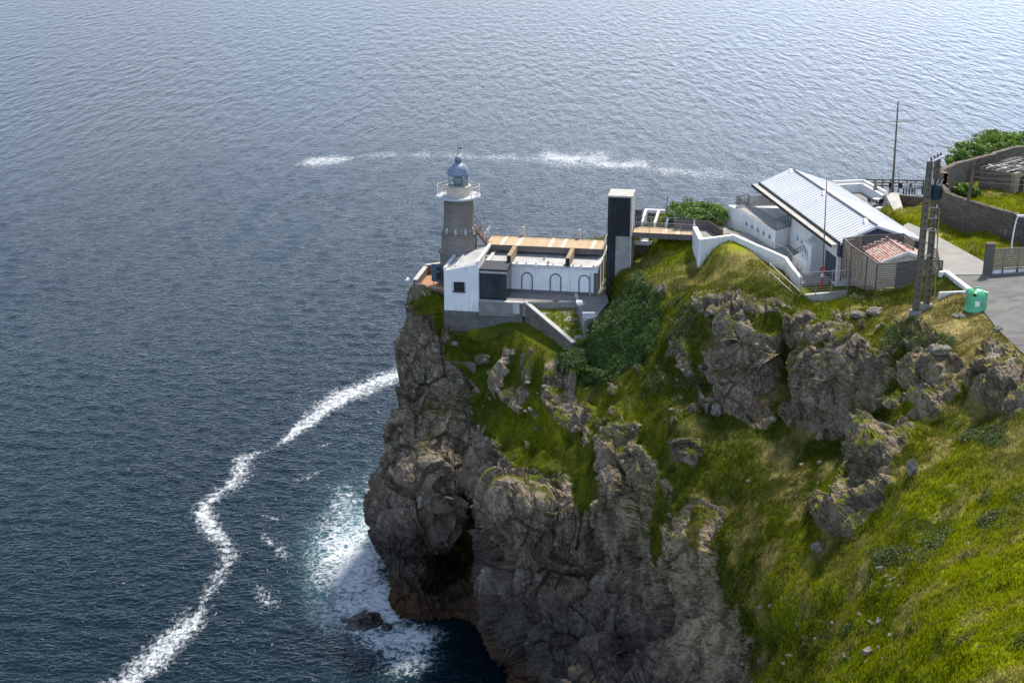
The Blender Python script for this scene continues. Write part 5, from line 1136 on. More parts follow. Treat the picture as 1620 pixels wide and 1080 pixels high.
# hut
hr0, hr1 = PZ(1402, 374.5, 41.7), PZ(1435.5, 399.5, 41.6)
hd = Vector((hr1[0]-hr0[0], hr1[1]-hr0[1])).normalized(); HY = math.atan2(hd.y, hd.x); FH = Fr(hr0[0], hr0[1], HY); HL = math.dist(hr0[:2], hr1[:2])
print('hut len', HL, 'yaw', math.degrees(HY))
hut = thing('tiled_hut', 'small hut with a patched red and white tiled gable roof inside the slatted screens', 'hut', (hr0[0], hr0[1], 38.5))
ww = 2.35; dz = .85
mb = MB(FH); mb.box(.2, HL-.25, -ww+.25, ww-.25, 38, 41.65-dz-.1)
mb.add([(HL-.25, -ww+.25, 40.6), (HL-.25, ww-.25, 40.6), (HL-.25, 0, 41.45), (.2, -ww+.25, 40.6), (.2, ww-.25, 40.6), (.2, 0, 41.45)], [(0, 1, 2), (5, 4, 3), (0, 2, 5, 3), (1, 4, 5, 2)]); mb.build('wall', M['whiteold'], hut)
M['tiles'] = mat_tiles(HY)
for s in (-1, 1):
    mb = MB(FH); nrow = 11
    for i in range(nrow):   # overlapping tile courses
        f0, f1 = i/nrow, (i+1)/nrow; y0, y1 = s*ww*(f0)+s*.01, s*(ww*f1+.05); za, zb = 41.65-dz*f0, 41.65-dz*f1
        mb.hexa([(0, y0, za-.08), (HL, y0, za-.08), (HL, y1, zb-.06), (0, y1, zb-.06)], [(0, y0, za-.02), (HL, y0, za-.02), (HL, y1, zb+.03), (0, y1, zb+.03)])
    mb.build('roof_slope', M['tiles'], hut)
    mb = MB(FH); mb.hexa([(HL+.01, 0, 41.45), (HL+.14, 0, 41.45), (HL+.14, s*ww, 41.45-dz), (HL+.01, s*ww, 41.45-dz)], [(HL+.01, 0, 41.72), (HL+.14, 0, 41.72), (HL+.14, s*ww, 41.72-dz), (HL+.01, s*ww, 41.72-dz)]); mb.build('verge', M['whiteold'], hut)
mb = MB(FH); mb.bar((0, 0, 41.7), (HL, 0, 41.7), .22, .1); mb.build('ridge_tiles', M['tiles'], hut)

# ================================================================== TWIN POWER POLE
pb1, pb2 = W(1448.5, 490, 40.6), W(1466, 479, 40.6)
pt1, pt2 = WY(1471.5, 256, pb1[1]), WY(1483.5, 250, pb2[1])
tpz = thing('power_pole', 'twin ribbed power pole with a transformer standing on the bare hilltop', 'power pole', pb1)
def hpole(a, b, lab):
    a, b = Vector(a), Vector(b); d = (b-a); mb = MB(); nseg = 22; w0, w1 = .44, .33
    sx_v = Vector((1, 0, 0)); 
    for s in (-1, 1):
        p, q = a+sx_v*s*w0*.42, b+sx_v*s*w1*.42; mb.bar(p, q, .12, .36)
    p, q = a+Vector((0, .06, 0)), b+Vector((0, .06, 0)); mb.bar(p, q, w1*.85, .22)
    for i in range(nseg):
        f = (i+.5)/nseg; c = a+d*f; wd = w0+(w1-w0)*f; mb.box(c.x-wd*.40, c.x+wd*.40, c.y-.15, c.y+.15, c.z-.2, c.z+.2)
    return mb.build('pole', M['poleconc'], tpz)
hpole(pb1, pt1, ''); hpole(pb2, pt2, '')
for p in (pb1, pb2): mb = MB(); mb.box(p[0]-.4, p[0]+.4, p[1]-.35, p[1]+.4, p[2]-1.2, p[2]-.05); mb.build('footing', M['concrete'], tpz)
mb = MB(); dd = (Vector(pt2)-Vector(pt1)).normalized(); mb.bar(Vector(pt1)-dd*.5+Vector((0, 0, .1)), Vector(pt2)+dd*.5+Vector((0, 0, .1)), .12, .1); mb.bar(Vector(pt1)-dd*.5+Vector((.35, 0, .1)), Vector(pt2)+dd*.5+Vector((.35, 0, .1)), .12, .1)
mb.build('crossarm', M['palemetal'], tpz)
mb = MB()
for f in (-.15, .3, .7, 1.1):
    c = Vector(pt1).lerp(Vector(pt2), f)+Vector((.15, 0, .15)); mb.lathe(c.x, c.y, [(.05, c.z), (.1, c.z+.05), (.05, c.z+.1), (.1, c.z+.15), (.04, c.z+.25)], 8)
mb.build('insulators', M['brown'], tpz)
q = WY(1480.5, 303, pb2[1]-.5); tr = MB(); tr.lathe(q[0], q[1], [(.42, q[2]-.6), (.45, q[2]-.5), (.45, q[2]+.45), (.4, q[2]+.55)], 12); t2 = tr.build('transformer', mat_plain('dark teal enamel', (.02, .045, .06), None, .4), tpz)
mb = MB()
for i in range(12): a = 2*math.pi*i/12; mb.box(q[0]+.5*math.cos(a)-.02, q[0]+.5*math.cos(a)+.02, q[1]+.5*math.sin(a)-.06, q[1]+.5*math.sin(a)+.06, q[2]-.45, q[2]+.35)
mb.build('cooling_fin', M['darkmetal'], t2)
mb = MB()
for a in (-.25, 0, .25): mb.tube((q[0]+a, q[1], q[2]+.5), (q[0]+a*1.5+.1, q[1]-.1, q[2]+1.0), .06, 6, .03)
mb.build('bushing', M['conclight'], t2)
for h_, dx_ in ((268+60, 0), (345, 4), (365, 6)):
    c = WY(1477-(h_-300)*.08, h_, pb2[1]-.3); mb = MB(); mb.box(c[0]-.35, c[0]+.45, c[1]-.1, c[1], c[2]-.03, c[2]+.03); mb.tube((c[0]+.3, c[1]-.15, c[2]), (c[0]+.3, c[1]-.15, c[2]+.2), .07, 6); mb.build('cable_bracket', M['conclight'], tpz)
mb = MB(); a = WY(1486, 330, pb2[1]-.1); b = WY(1478, 478, pb2[1]-.1); mb.tube(a, (b[0]-.0, b[1], pb2[2]), .05, 5); mb.build('conduit', M['beamwood'], tpz)
mb = MB()
for h_ in (360, 402): 
    a = WY(1449+(490-h_)*.1, h_+6, pb1[1]); b = WY(1466+(479-h_)*.085, h_, pb2[1]); mb.bar(a, b, .1, .12)
mb.build('tie_beam', M['conclight'], tpz)

# ================================================================== BOTTLE BANK
q = ground(1543, 490); bz = max(41.35, q[2]-.05); q = W(1543, 491, bz)
print('bin', q, ground(1543, 490))
gb = thing('bottle_bank', 'green dome-shaped bottle bank with a white notice at the edge of the road', 'recycling bin', q)
mb = MB(); r0 = .82; prof = [(r0+.06, bz), (r0+.07, bz+.08), (r0, bz+.13), (r0*1., bz+.6), (r0*.98, bz+1.05)]+[(r0*.97*math.cos(R(a)), bz+1.05+.72*math.sin(R(a))) for a in range(12, 84, 9)]+[(.06, bz+1.78)]
mb.lathe(q[0], q[1], prof, 28); mb.build('body', M['green'], gb, smooth=True)
for a in (150, 330, 60, 240):
    mb = MB(); ca, sa = math.cos(R(a)), math.sin(R(a)); c = (q[0]+ca*.62, q[1]+sa*.62, bz+1.5); mb.tube((q[0]+ca*.45, q[1]+sa*.45, bz+1.48), (q[0]+ca*.80, q[1]+sa*.80, bz+1.42), .17, 12); hood = mb.build('hood', M['green'], gb, smooth=False)
mb = MB()
for a in (240,):
    ca, sa = math.cos(R(a)), math.sin(R(a)); mb.tube((q[0]+ca*.81, q[1]+sa*.81, bz+1.42), (q[0]+ca*.83, q[1]+sa*.83, bz+1.415), .11, 12)
mb.build('slot', M['black'], hood)
def sticker(a0, z0, z1, wd, mat, name):
    mb = MB(); vs = []
    for i in range(5):
        a = R(a0)+(i/4-.5)*wd/.83
        for z in (z0, z1):
            vs.append((q[0]+.835*math.cos(a), q[1]+.835*math.sin(a), bz+z))
    mb.add(vs, [(2*i, 2*i+2, 2*i+3, 2*i+1) for i in range(4)]); return mb.build(name, mat, gb)
sticker(258, .55, .98, .33, M['whiteplastic'], 'notice'); sticker(315, .75, 1.02, .3, M['palemetal'], 'sticker')
mb = MB(); mb.box(q[0]-.25, q[0]+.25, q[1]-.06, q[1]+.06, bz+1.74, bz+1.86); mb.build('lifting_lug', M['green'], gb)

# ================================================================== PLANTER WALLS, GATE FENCE, LAMP
pw = thing('planter_wall', 'two white low walls making a wedge-shaped planter beside the road', 'wall', W(1500, 440, 41))
n0_, n1_, n2_ = W(1488, 430, 41.5), W(1497, 428, 41.5), W(1534, 456, 41.7); m0, m1 = W(1486, 463, 40.9), W(1531, 460, 41.5)
for p, q, zb in ((n0_, n1_, 40.5), (n1_, n2_, 40.6)): mb = MB(); mb.wallseg(p[:2], q[:2], .4, zb, p[2], zb, q[2]); mb.build('wall_run', M['white'], pw)
mb = MB(); mb.wallseg(m0[:2], m1[:2], .3, 39.0, 40.95, 39.9, 41.5); mb.build('wall_run', M['white'], pw)
def fence_run(name, label, pts, hgt, npan):
    t = thing(name, label, 'fence', pts[0])
    for (p, q), m in zip(zip(pts[:-1], pts[1:]), npan):
        for i in range(m):
            a = [p[j]+(q[j]-p[j])*i/m for j in range(3)]; b = [p[j]+(q[j]-p[j])*(i+1)/m for j in range(3)]
            screen(a, b, a[2]+.1, b[2]+.1, a[2]+hgt, b[2]+hgt, 'slat', .17, .04, t, post=(i < m))
    return t
g0, g1 = W(1563, 429.5, 41.7), W(1680, 424, 42.2)
gf_ = fence_run('slatted_fence', 'grey slatted timber fence on a white kerb at the right beside the road', [g0, g1], 1.9, [5])
mb = MB(); mb.wallseg(W(1562, 430.5, 41.6)[:2], W(1682, 425, 42.)[:2], .35, 41, 41.85, 41.4, 42.3); mb.build('kerb', M['white'], gf_)
mb = MB(); mb.box(g0[0]-.35, g0[0]+.3, g0[1]-.2, g0[1]+.3, 41, 44.0); mb.box(g0[0]-.38, g0[0]+.33, g0[1]-.23, g0[1]+.33, 44.0, 44.12); mb.build('gate_pier', M['slatdark'], gf_)
q = W(1601, 400, 42.2); sl = thing('street_lamp', 'curved white street lamp rising behind the slatted fence', 'street lamp', q)
mb = MB(); pts = [WY(1600, 400, q[1]), WY(1601, 384, q[1]), WY(1604, 365, q[1]), WY(1608, 348, q[1]), WY(1611, 341, q[1])]
for p, r_ in zip(zip(pts[:-1], pts[1:]), (.08, .07, .065, .06)): mb.tube(*p, r_, 8)
mb.build('post', M['whiteplastic'], sl); e = pts[-1]; mb = MB(); mb.hexa([(e[0]-.1, e[1]-.2, e[2]-.1), (e[0]+1.2, e[1]-.2, e[2]-.12), (e[0]+1.2, e[1]+.2, e[2]-.12), (e[0]-.1, e[1]+.2, e[2]-.1)], [(e[0]-.1, e[1]-.15, e[2]+.04), (e[0]+1.2, e[1]-.15, e[2]+.06), (e[0]+1.2, e[1]+.15, e[2]+.06), (e[0]-.1, e[1]+.15, e[2]+.04)]); mb.build('lamp_head', M['palemetal'], sl)

# ================================================================== STONE ENCLOSURE WALL, RUIN
swl = thing('curved_stone_wall', 'high weathered stone wall curving round the ruined hut and its grass', 'wall', W(1490, 350, 39.5))
def wall_path(pts, th, mat, parent, name, cop=None):
    """pts: (x,y,zbottom,ztop) one continuous mesh with mitred corners"""
    n = len(pts); L = []
    for i in range(n):
        a = pts[max(i-1, 0)]; b = pts[min(i+1, n-1)]; d = Vector((b[0]-a[0], b[1]-a[1])).normalized(); L.append((-d.y*th/2, d.x*th/2))
    mb = MB(); vs = []
    for (x, y, zb, zt), (nx, ny) in zip(pts, L): vs += [(x+nx, y+ny, zb), (x-nx, y-ny, zb), (x-nx, y-ny, zt), (x+nx, y+ny, zt)]
    fs = []
    for i in range(n-1):
        o = 4*i
        for j in range(4): fs.append((o+j, o+(j+1) % 4, o+4+(j+1) % 4, o+4+j))
    fs += [(3, 2, 1, 0), tuple(4*(n-1)+j for j in range(4))]
    mb.add(vs, fs); return mb.build(name, mat, parent)
def wp_(x, y, z, zb): q = W(x, y, z); return (q[0], q[1], zb, z)
front = [wp_(1485.5, 276, 44.25, 37), wp_(1488, 290, 43.3, 38), wp_(1500, 304.5, 43.05, 38), wp_(1515, 310.5, 43.1, 38.5), wp_(1531, 316, 43.2, 39), wp_(1550, 321, 43.3, 39), wp_(1570, 327, 43.4, 39.5), wp_(1595, 334, 43.7, 40), wp_(1620, 341, 44., 40), wp_(1680, 356, 44.4, 40)]
# densify with ragged top
def rag(pts, step=.35, amp=.1, seed=1):
    r = random.Random(seed); o = []
    for a, b in zip(pts[:-1], pts[1:]):
        m = max(1, int(math.dist(a[:2], b[:2])/step))
        for i in range(m):
            f = i/m; o.append(tuple(a[j]+(b[j]-a[j])*f+((r.random()-.5)*amp if j == 3 else 0) for j in range(4)))
    return o+[pts[-1]]
wall_path(rag(front), .55, M['rubbledark'], swl, 'front_run')
def wq_(x, y, Y, zb): q = WY(x, y, Y); return (q[0], q[1], zb, q[2])
back = [wq_(1486.5, 273, 141, 37), wq_(1493, 266, 141.8, 37), wq_(1514, 257.5, 146, 37), wq_(1535, 252.5, 150, 37), wq_(1556, 247.5, 153, 38), wq_(1578, 240, 155, 38), wq_(1600, 233.5, 157, 38), wq_(1680, 228, 160, 38)]
wall_path(rag(back, .4, .14, 3), .55, M['rubble'], swl, 'back_run')
mb = MB(); q = W(1495, 275, 44.6)
r = random.Random(5)
for i in range(26): a = WY(1491+r.random()*6, 273+i*.95, 140.6); mb.box(a[0]-.22, a[0]+.22, a[1]-.2, a[1]+.2, a[2]-.16, a[2]+.02)
mb.build('brick_quoin', M['brick'], swl)
# ruin
rz0 = 41.3
ru = thing('ruined_hut', 'ruined stone hut with a half collapsed flat roof inside the walled yard', 'hut', W(1590, 300, rz0))
rA, rB, rC = W(1547, 296, rz0), W(1598, 305, rz0), W(1640, 288, rz0)
FRu = Fr(rA[0], rA[1], math.atan2(rB[1]-rA[1], rB[0]-rA[0])); RL = math.dist(rA[:2], rB[:2]); print('ruin', RL, rA, rB, rC)
mb = MB(FRu); mb.box(0, RL, 0, .4, 40.2, 43.3); mb.build('wall', M['rubble'], ru)
mb = MB(FRu); mb.box(RL+.002, RL+.4, -.0, 7, 40.2, 43.35); mb.build('wall', M['ochre'], ru)
mb = MB(FRu); mb.box(0, .4, .402, 7, 40.2, 43.2); mb.box(.402, RL, 6.6, 7, 40.2, 43.4); mb.build('wall', M['rubbledark'], ru)
mb = MB(FRu); mb.box(RL+.402, RL+.43, 1., 1.9, 41.2, 42.8); mb.build('doorway', M['black'], ru)
mb = MB(FRu); mb.box(RL+.402, RL+.43, 3.6, 4.4, 41.9, 42.8); mb.build('window', M['black'], ru)
r = random.Random(9); k = mat_plain('crumbling roof sheet', (.14, .125, .11), (.08, .072, .065), .95, 1.5, dirt=(.16, .15, .135), streak=.5)
mb = MB(FRu)
for i in range(9):
    for j in range(7):
        x, y = .1+i*RL/8.6, .3+j*1.0
        if j == 0 and i > 1 or r.random() < .10: continue
        dz_ = -.45*math.exp(-((x-1.4)**2+(y-2.2)**2)/2.5)+r.random()*.12; s = .55+r.random()*.2
        mb.hexa([(x-.1, y-.1, 43.3+dz_), (x+s, y-.05, 43.3+dz_+r.random()*.1), (x+s, y+1.05, 43.3+dz_), (x-.1, y+1.05, 43.32+dz_)], [(x-.1, y-.1, 43.42+dz_), (x+s, y-.05, 43.42+dz_+.08), (x+s, y+1.05, 43.44+dz_), (x-.1, y+1.05, 43.4+dz_)])
mb.build('roof', k, ru)
for i in range(6):
    mb = MB(FRu); x = .5+i*RL/6.5; mb.bar((x-.2, -.3, 43.45), (x+.6+r.random()*.5, 3.2+r.random()*3, 43.62+r.random()*.15), .12, .12); mb.build('rafter', M['conclight'] if i % 2 else M['slatdark'], ru)
mb = MB(FRu)
for i in range(10): x, y = .3+r.random()*(RL-.5), .0+r.random()*2.5; mb.box(x, x+.15+r.random()*.5, y, y+.12+r.random()*.3, 43.5, 43.58+r.random()*.08)
mb.build('rubble_piece', M['conclight'], ru)
mb = MB(FRu); mb.box(RL-.6, RL+.2, 4.6, 5.8, 43.52, 43.62); mb.build('red_tile', M['red'], ru)
# leaning timber pole against the wall, wires
a = W(1521, 368, 40.0); b = WY(1540, 250, a[1]+1.0)
mb = MB(); mb.tube((a[0], a[1]-.4, a[2]-.5), (b[0], b[1]-.5, b[2]), .2, 8, .13); solo(mb, 'timber_pole', M['polewood'], 'dark weathered timber pole standing in front of the curved stone wall', 'pole', loc=a)
mb = MB()
for dzw in (0, -.5, -.95):
    p = Vector(pt2)+Vector((.1, 0, -1.2+dzw*.6)); q = Vector((62, 133, 47.2+dzw*1.0)); pr = None
    p = Vector((b[0], b[1]-.5, b[2]-1.2+dzw)); 
    for i in range(13):
        f = i/12; c = p.lerp(q, f)-Vector((0, 0, 1.6*4*f*(1-f)*.5))
        if pr: mb.tube(pr, c, .009, 3, cap=False)
        pr = c
solo(mb, 'overhead_wires', M['darkmetal'], 'three thin wires sagging across the walled yard', 'wires')
q = W(1589, 372, 41.5); sg = thing('wall_sign', 'small white square sign on the outside of the curved stone wall', 'sign', q)
# wall face distance there
f = None
for (x0, y0, _, _), (x1, y1, _, _) in zip(front[:-1], front[1:]):
    for i in range(20):
        t_ = i/20; x, y = x0+(x1-x0)*t_, y0+(y1-y0)*t_; pxx, _ = proj(np.array([x, y, 42.])); 
        if abs(pxx-1590) < 3: f = (x, y)
if f is None: f = q[:2]
zz = WY(1589, 368, f[1]-.33)[2]; mb = MB(); mb.box(f[0]-.25, f[0]+.25, f[1]-.4, f[1]-.36, zz-.28, zz+.28); mb.build('plate', M['conclight'], sg)
mb = MB(); mb.box(f[0]-.15, f[0]+.15, f[1]-.42, f[1]-.402, zz-.15, zz+.15); mb.build('symbol', M['arch'], sg)

# ================================================================== PLANTS
def leaf_cloud(centers, n, size, seed=1, flat=.0):
    """leaf-sized faces spread through a set of clumps (x,y,z,rx,ry,rz)"""
    r = np.random.default_rng(seed); C_ = np.array(centers, float); vol = C_[:, 3]*C_[:, 4]*C_[:, 5]; pick = r.choice(len(C_), n, p=vol/vol.sum())
    d = r.normal(size=(n, 3)); d /= np.linalg.norm(d, axis=1, keepdims=True); rad = r.random(n)**.22
    c = C_[pick, :3]+d*rad[:, None]*C_[pick, 3:]
    nrm = d+r.normal(size=(n, 3))*.6+np.array([0, 0, .4]); nrm /= np.linalg.norm(nrm, axis=1, keepdims=True)
    t = np.cross(nrm, r.normal(size=(n, 3))); t /= np.linalg.norm(t, axis=1, keepdims=True); b = np.cross(nrm, t)
    s = size*(.6+.8*r.random(n))[:, None]
    V = np.stack([c-t*s, c-b*s*.5, c+t*s, c+b*s*.5], 1).reshape(-1, 3); Fq = np.arange(4*n).reshape(n, 4)
    return V, Fq, np.repeat(r.random(n), 4)
def leaf_obj(name, V, Fq, tint, mat, parent=None, loc=(0, 0, 0)):
    o0 = ORG[parent.name] if parent is not None else np.array(loc, float)
    me = np_mesh(name, V-o0, Fq, False); at = me.attributes.new('tint', 'FLOAT', 'POINT'); at.data.foreach_set('value', tint.astype(np.float32))
    return link_mesh(name, me, mat, parent, None, loc)
def bush(name, label, cat, boxes, n, size, seed, mat='bush', base=None, trunks=True, group=None):
    r = random.Random(seed); cl = []
    for (x, y, z, rx, ry_, rz, m) in boxes:
        for i in range(m):
            a = r.random()*6.28; q = r.random()**.5; h = r.random()*2-1
            cl.append((x+rx*q*math.cos(a), y+ry_*q*math.sin(a), z+rz*h*(1-q*.6), rx*(.18+.16*r.random()), ry_*(.18+.16*r.random()), rz*(.22+.2*r.random())))
    b = base or (boxes[0][0], boxes[0][1], boxes[0][2]-boxes[0][5]); t = thing(name, label, cat, b, group)
    V, Fq, ti = leaf_cloud(cl, n, size, seed); leaf_obj('crown', V, Fq, ti, M[mat], t)
    if trunks:
        mb = MB()
        for (x, y, z, rx, ry_, rz, m) in boxes:
            for i in range(5):
                a = r.random()*6.28; mb.tube((x+rx*.3*math.cos(a), y+ry_*.3*math.sin(a), z-rz*1.6), (x+rx*.7*math.cos(a), y+ry_*.7*math.sin(a), z+rz*.4), .09, 5, .03)
        mb.build('trunk', M['bark'], t)
    return t
def bx_(x0, x1, y0, y1, Y, ry_, m):
    a = WY(x0, y0, Y); b = WY(x1, y1, Y); return ((a[0]+b[0])/2, Y, (a[2]+b[2])/2, (b[0]-a[0])/2, ry_, (a[2]-b[2])/2, m)
bush('round_bush', 'dense rounded green bush behind the footbridge landing', 'bush', [bx_(1058, 1148, 322, 352, 150, 2.6, 60), bx_(1062, 1115, 317, 335, 151, 2., 25)], 9000, .15, 3)
bush('tree', 'broad green tree top rising behind the back of the curved stone wall', 'tree', [bx_(1510, 1570, 222, 262, 164, 3, 50), bx_(1540, 1660, 208, 245, 166, 3.5, 70)], 11000, .2, 4)
bush('sapling', 'loose leafy sapling at the left end of the curved stone wall', 'tree', [bx_(1493, 1525, 243, 268, 163, 1.5, 18)], 1500, .17, 5)
bush('shrub', 'small bright shrub between the twin power pole and the wall end', 'shrub', [bx_(1480, 1495, 262, 288, 160, 1.2, 16)], 1200, .16, 6)
bush('shrub', 'light green shrub growing inside the walled yard', 'shrub', [bx_(1508, 1552, 289, 311, 144.5, 1.3, 30)], 3500, .13, 7)

# ivy thicket: leaves over the ivy part of the ground
def scatter_idx(weight, n, seed):
    r = np.random.default_rng(seed); w_ = weight/weight.sum(); return r.choice(len(w_), n, p=w_), r
GG = G.reshape(-1, 3); NG = grid_normals(G).reshape(-1, 3); NG = np.where(NG[:, 2:3] < 0, -NG, NG)
du = np.linalg.norm(np.gradient(G, axis=1), axis=2).ravel(); dv = np.linalg.norm(np.gradient(G, axis=0), axis=2).ravel(); AR = np.clip(du*dv, 0, .6)
infr = (px < 1645) & (py < 1092)
def ground_leaves(name, wgt, n, size, seed, mat, lift, clump=1.):
    i, r = scatter_idx(wgt*AR*infr, n, seed); c = GG[i]+r.normal(size=(n, 3))*np.array([.12, .12, .05]); hump = (fbm(c*.9, 3, seed)-.25)*lift
    c = c+NG[i]*np.clip(hump, 0, None)[:, None]*r.random(n)[:, None]**.5
    nrm = NG[i]+r.normal(size=(n, 3))*.55; nrm /= np.linalg.norm(nrm, axis=1, keepdims=True)
    t = np.cross(nrm, r.normal(size=(n, 3))); t /= np.linalg.norm(t, axis=1, keepdims=True); b = np.cross(nrm, t); s = size*(.6+.8*r.random(n))[:, None]
    V = np.stack([c-t*s, c-b*s*.6, c+t*s, c+b*s*.6], 1).reshape(-1, 3)
    o = leaf_obj(name, V, np.arange(4*n).reshape(n, 4), np.repeat(r.random(n), 4), M[mat]); return tag(o, kind='stuff')
tag(ground_leaves('ivy', sstep(.4, .8, ivy), 85000, .08, 21, 'ivy', .8), 'dark ivy thicket covering the slope beside the lift tower', 'ivy')
def lawnpad(pg): return polydist(np.array([W(870,500,29)[0]]), np.array([W(870,500,29)[1]]), [(p[0], p[1]) for p in pg])[0] < 0
padm = np.zeros(len(px), bool)
for pg, pl, drop, _ in PADS:
    if lawnpad(pg): continue
    padm |= (polydist(GG[:, 0], GG[:, 1], [(p[0], p[1]) for p in pg]) < .15)
for pg in ([(1320,462),(1490,462),(1490,370),(1330,370)],): padm |= polydist(px, py, pg) < 0
scr = np.zeros(len(px))
for cx, cy, rx, ry_, a in [(1440,540,40,22,1),(1500,545,26,12,.8),(1085,520,30,60,.7),(1040,600,40,40,.5),(1480,850,60,30,.5),(1420,870,50,40,.5),(1560,690,60,22,.5),(860,540,30,30,.5),(1330,470,60,10,.6),(1560,800,80,40,.4),(1050,480,60,16,.6),(1560,1010,80,30,.4),(1330,1000,60,30,.4),(1100,620,40,40,.3)]:
    scr = np.maximum(scr, a*np.exp(-((px-cx)/rx)**2-((py-cy)/ry_)**2))
scr = sstep(.35, .6, scr+(fbm(GG*.6, 4, 33)-.5)*1.5)*(1-rk)*(~padm)
tag(ground_leaves('scrub', scr, 50000, .07, 22, 'shrubdark', .5), 'low dark scrub in patches over the grass', 'scrub')

# grass: blades in tufts, swept by the wind
k = N('grass blades'); v = k.pos('Object'); c = k.mix(k.attr('tint'), (.045, .072, .004), (.095, .11, .008))
cf = k.mix(k.attr('tint'), (.21, .29, .003), (.37, .36, .008)); c = k.mix(k.attr('fresh_lit'), c, cf)
c = k.mix(k.mapr(k.noise(v, .8, 4), .5, .72, 0, .6), c, (.18, .16, .06)); c = k.mix(k.mapr(k.noise(v, .22, 6, .7), .5, .66, 0, .55), c, (.14, .13, .04)); c = k.mix(k.attr('dry'), c, (.32, .25, .10))
k.fin(c, .75, .04); tr_ = k.n('BsdfTranslucent'); k.l(c, tr_.inputs[0]); mx = k.n('MixShader'); mx.inputs[0].default_value = .35
k.l(k.b.outputs[0], mx.inputs[1]); k.l(tr_.outputs[0], mx.inputs[2]); k.l(mx.outputs[0], k.out.inputs[0]); M['grass'] = k.m
gw = (1-sstep(.3, .6, rk))*(1-ivy)*(~padm)*(GG[:, 2] > 3)*(NG[:, 2] > .12)*(.35+.65*sstep(.4, .6, fbm(GG*1.6, 3, 44)))
depthc = GG[:, 1]; n = 520000
i, r = scatter_idx(gw*AR*((px < 2100) & (py < 1300))*(90/np.clip(depthc, 50, 200))**1.2*(1-.6*dry), n, 51)
c = GG[i]+r.normal(size=(n, 3))*np.clip(.5*np.stack([du[i], dv[i], 0*du[i]], 1), .07, 1.)*np.array([1, 1, 0]); c[:, 2] -= .02
ln = (.15+.20*r.random(n))*(1-.45*dry[i])*(.7+.9*fbm(c*.7, 3, 55))
wdir = fbm(c*.12, 3, 57)*2.6+1.2
lean = np.stack([-np.cos(wdir), -np.sin(wdir)*.8, 0*wdir], 1)*(.45+.3*r.random(n))[:, None]+r.normal(size=(n, 3))*.22
dirv = NG[i]*.5+np.array([0, 0, .7])+lean; dirv /= np.linalg.norm(dirv, axis=1, keepdims=True)
side = np.cross(dirv, r.normal(size=(n, 3))); side /= np.linalg.norm(side, axis=1, keepdims=True); wd = (.022+.022*r.random(n))[:, None]
V = np.stack([c-side*wd, c+side*wd, c+dirv*ln[:, None]], 1).reshape(-1, 3)
me = np_mesh('grass', V, np.arange(3*n).reshape(n, 3), False)
for nm, a in (('tint', r.random(n)), ('dry', dry[i]), ('fresh_lit', np.clip(fresh_lit[i]+.5*lawn[i], 0, 1))):
    at = me.attributes.new(nm, 'FLOAT', 'POINT'); at.data.foreach_set('value', np.repeat(a, 3).astype(np.float32))
tag(link_mesh('grass', me, M['grass']), 'windswept green grass covering the slopes', 'grass', kind='stuff')

# ================================================================== LOOSE STONES
k = N('pale limestone'); v = k.pos(); f = k.noise(v, 3, 7, .7); c = k.mix(k.mapr(f, .35, .65), (.27, .24, .20), (.16, .14, .115)); c = k.mix(k.mapr(k.noise(v, 1.5, 4), .56, .66), c, (.10, .11, .045)); k.bump(k.noise(v, 8, 5), .6, .04); M['stone'] = k.fin(c, .9, .2)
k = N('dark wet rock'); v = k.pos(); f = k.noise(v, 2, 6, .7); k.bump(f, .7, .1); M['wetrock'] = k.fin(k.mix(k.mapr(f, .4, .6), (.05, .035, .028), (.018, .015, .014)), .35, .5)
def rock_mesh(name, rx, ry_, rz, seed, sub=4, mat='stone'):
    import bmesh
    bm = bmesh.new(); bmesh.ops.create_icosphere(bm, subdivisions=sub, radius=1.); Vv = np.array([v.co[:] for v in bm.verts])
    a, c_ = plates(Vv*1.6+seed*3.7, 300+seed, 1.2); a2_, _ = plates(Vv*4.1+seed, 320+seed, 1.)
    Vv = Vv*(1+.38*a+.10*a2_-.10*sstep(.14, 0, c_))[:, None]*np.array([rx, ry_, rz])
    for v_, p in zip(bm.verts, Vv): v_.co = p
    me = bpy.data.meshes.new(name); bm.to_mesh(me); bm.free(); me.materials.append(M[mat]); return me
def rock_at(x, y, wpx, hpx, seed, name, label, group=None, mat='stone', sub=3, sink=.35, pos=None):
    q = np.array(pos) if pos is not None else ground(x, y); dep = q[1]*cp+(CZ-q[2])*sp; rx = wpx/2*dep/F; rz = hpx/2*dep/F
    o = bpy.data.objects.new(name, rock_mesh(name, rx, rx*.8, rz, seed, sub, mat)); COL.objects.link(o); o.location = (q[0], q[1], q[2]+rz*sink); o.rotation_euler = (0, 0, seed*1.3)
    return tag(o, label, 'rock', group)
SG = 'small pale stones lying in the grass'; sl_ = 'small pale stone lying loose in the green grass'
st_ = [(1268,735,10,6),(1296,732,10,7),(1265,762,6,4),(1078,628,9,5),(1062,648,8,5),(1224,663,16,9),(1395,900,18,9),(1380,925,12,7),(1262,988,10,7),(1375,1030,24,10),(1298,870,14,10),(1455,845,9,6),(1095,930,12,8),(1528,925,10,6),(1410,1005,16,7),(1318,985,10,6),(1290,1010,8,5),(1202,1045,14,9),(1240,1050,10,7),(720,545,12,8),(783,618,10,8),(1415,915,8,5),(1340,1040,10,6),(1185,760,7,5),(1080,585,7,5),(1070,600,7,5),(1440,985,10,5)]
r_ = random.Random(4)
for cx, cy, n_ in ((1400, 920, 8), (1360, 1035, 7), (1480, 880, 5), (1230, 1035, 5), (1520, 940, 4), (830, 620, 6), (1060, 600, 5), (1380, 985, 6), (1230, 970, 4)):
    for _ in range(n_): st_.append((cx+r_.gauss(0, 26), cy+r_.gauss(0, 14), 4+r_.random()*8, 3+r_.random()*4))
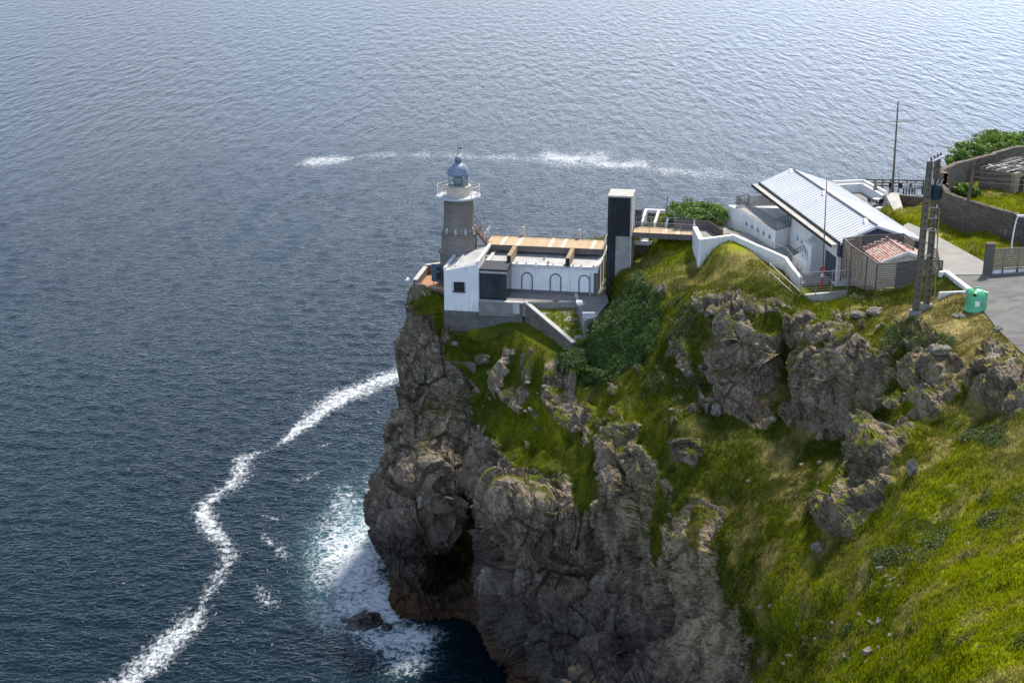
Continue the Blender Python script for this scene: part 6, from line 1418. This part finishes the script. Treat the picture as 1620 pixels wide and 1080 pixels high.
for j, (x, y, a, b) in enumerate(st_): rock_at(x, y, a, b, j+1, 'stone', sl_, SG, sub=3)
rock_at(1355, 497, 26, 11, 41, 'boulder', 'flat grey boulder on the hilltop below the slatted enclosure', sub=4); rock_at(1387, 492, 32, 13, 42, 'boulder', 'long pale boulder between the slatted enclosure and the twin power pole', sub=4)
rock_at(1517, 501, 22, 9, 43, 'boulder', 'low stone on the trodden earth in front of the bottle bank', sub=4); rock_at(1577, 522, 18, 12, 44, 'boulder', 'curved grey stone at the edge of the road below the bottle bank', sub=4)
rock_at(1441, 750, 18, 36, 45, 'boulder', 'upright pale boulder standing in the grass right of the rocky rib', sub=4, sink=.6); rock_at(1485, 558, 34, 16, 46, 'boulder', 'rounded brown boulder below the bare hilltop', sub=4)
rock_at(1132, 655, 22, 24, 47, 'boulder', 'square grey boulder at the left foot of the bluffs', sub=4, sink=.5); rock_at(1293, 867, 22, 18, 48, 'boulder', 'small boulder at the lower end of the rocky rib', sub=4)
q = W(1515, 457, 41); rock_at(0, 0, 13, 9, 49, 'boulder', 'small white boulder inside the wedge-shaped planter', sub=3, pos=(q[0], q[1], 40.9), sink=.2)
for x, y, a, b, s, lb in ((578, 985, 52, 26, 51, 'dark wet rock breaking the surf at the foot of the cliff'), (612, 992, 22, 12, 52, 'small dark rock touching the cliff foot in the surf'), (548, 981, 18, 9, 53, 'tiny dark rock at the left end of the surf rocks')):
    q = W(x, y, 0); rock_at(0, 0, a, b, s, 'sea_rock', lb, mat='wetrock', pos=(q[0], q[1], -.1), sink=.25, sub=4)
# gull
q = WY(645, 443, 150); gl = bpy.data.objects.new('seagull', None)
mb = MB(); x, y, z = q
mb.add([(x-.32, y, z), (x+.30, y-.05, z-.02), (x, y-.07, z+.07), (x, y+.09, z+.05), (x, y, z-.08), (x+.42, y-.02, z-.05)], [(0, 4, 2), (0, 3, 4), (0, 2, 3), (1, 2, 4), (1, 4, 3), (1, 3, 2)])
mb.add([(x-.12, y-.05, z+.04), (x+.14, y-.05, z+.04), (x+.1, y-.35, z+.2), (x-.1, y-.35, z+.2), (x-.25, y-.72, z+.12), (x-.1, y+.05, z+.05), (x+.14, y+.05, z+.05), (x+.1, y+.35, z+.2), (x-.1, y+.35, z+.2), (x-.25, y+.72, z+.12)], [(0, 1, 2, 3), (3, 2, 4), (5, 8, 7, 6), (8, 9, 7)])
bpy.data.objects.remove(gl); solo(mb, 'seagull', M['whiteplastic'], 'white gull gliding past the cliff left of the lighthouse', 'seagull', loc=q)
print('OBJECTS', len(bpy.data.objects))
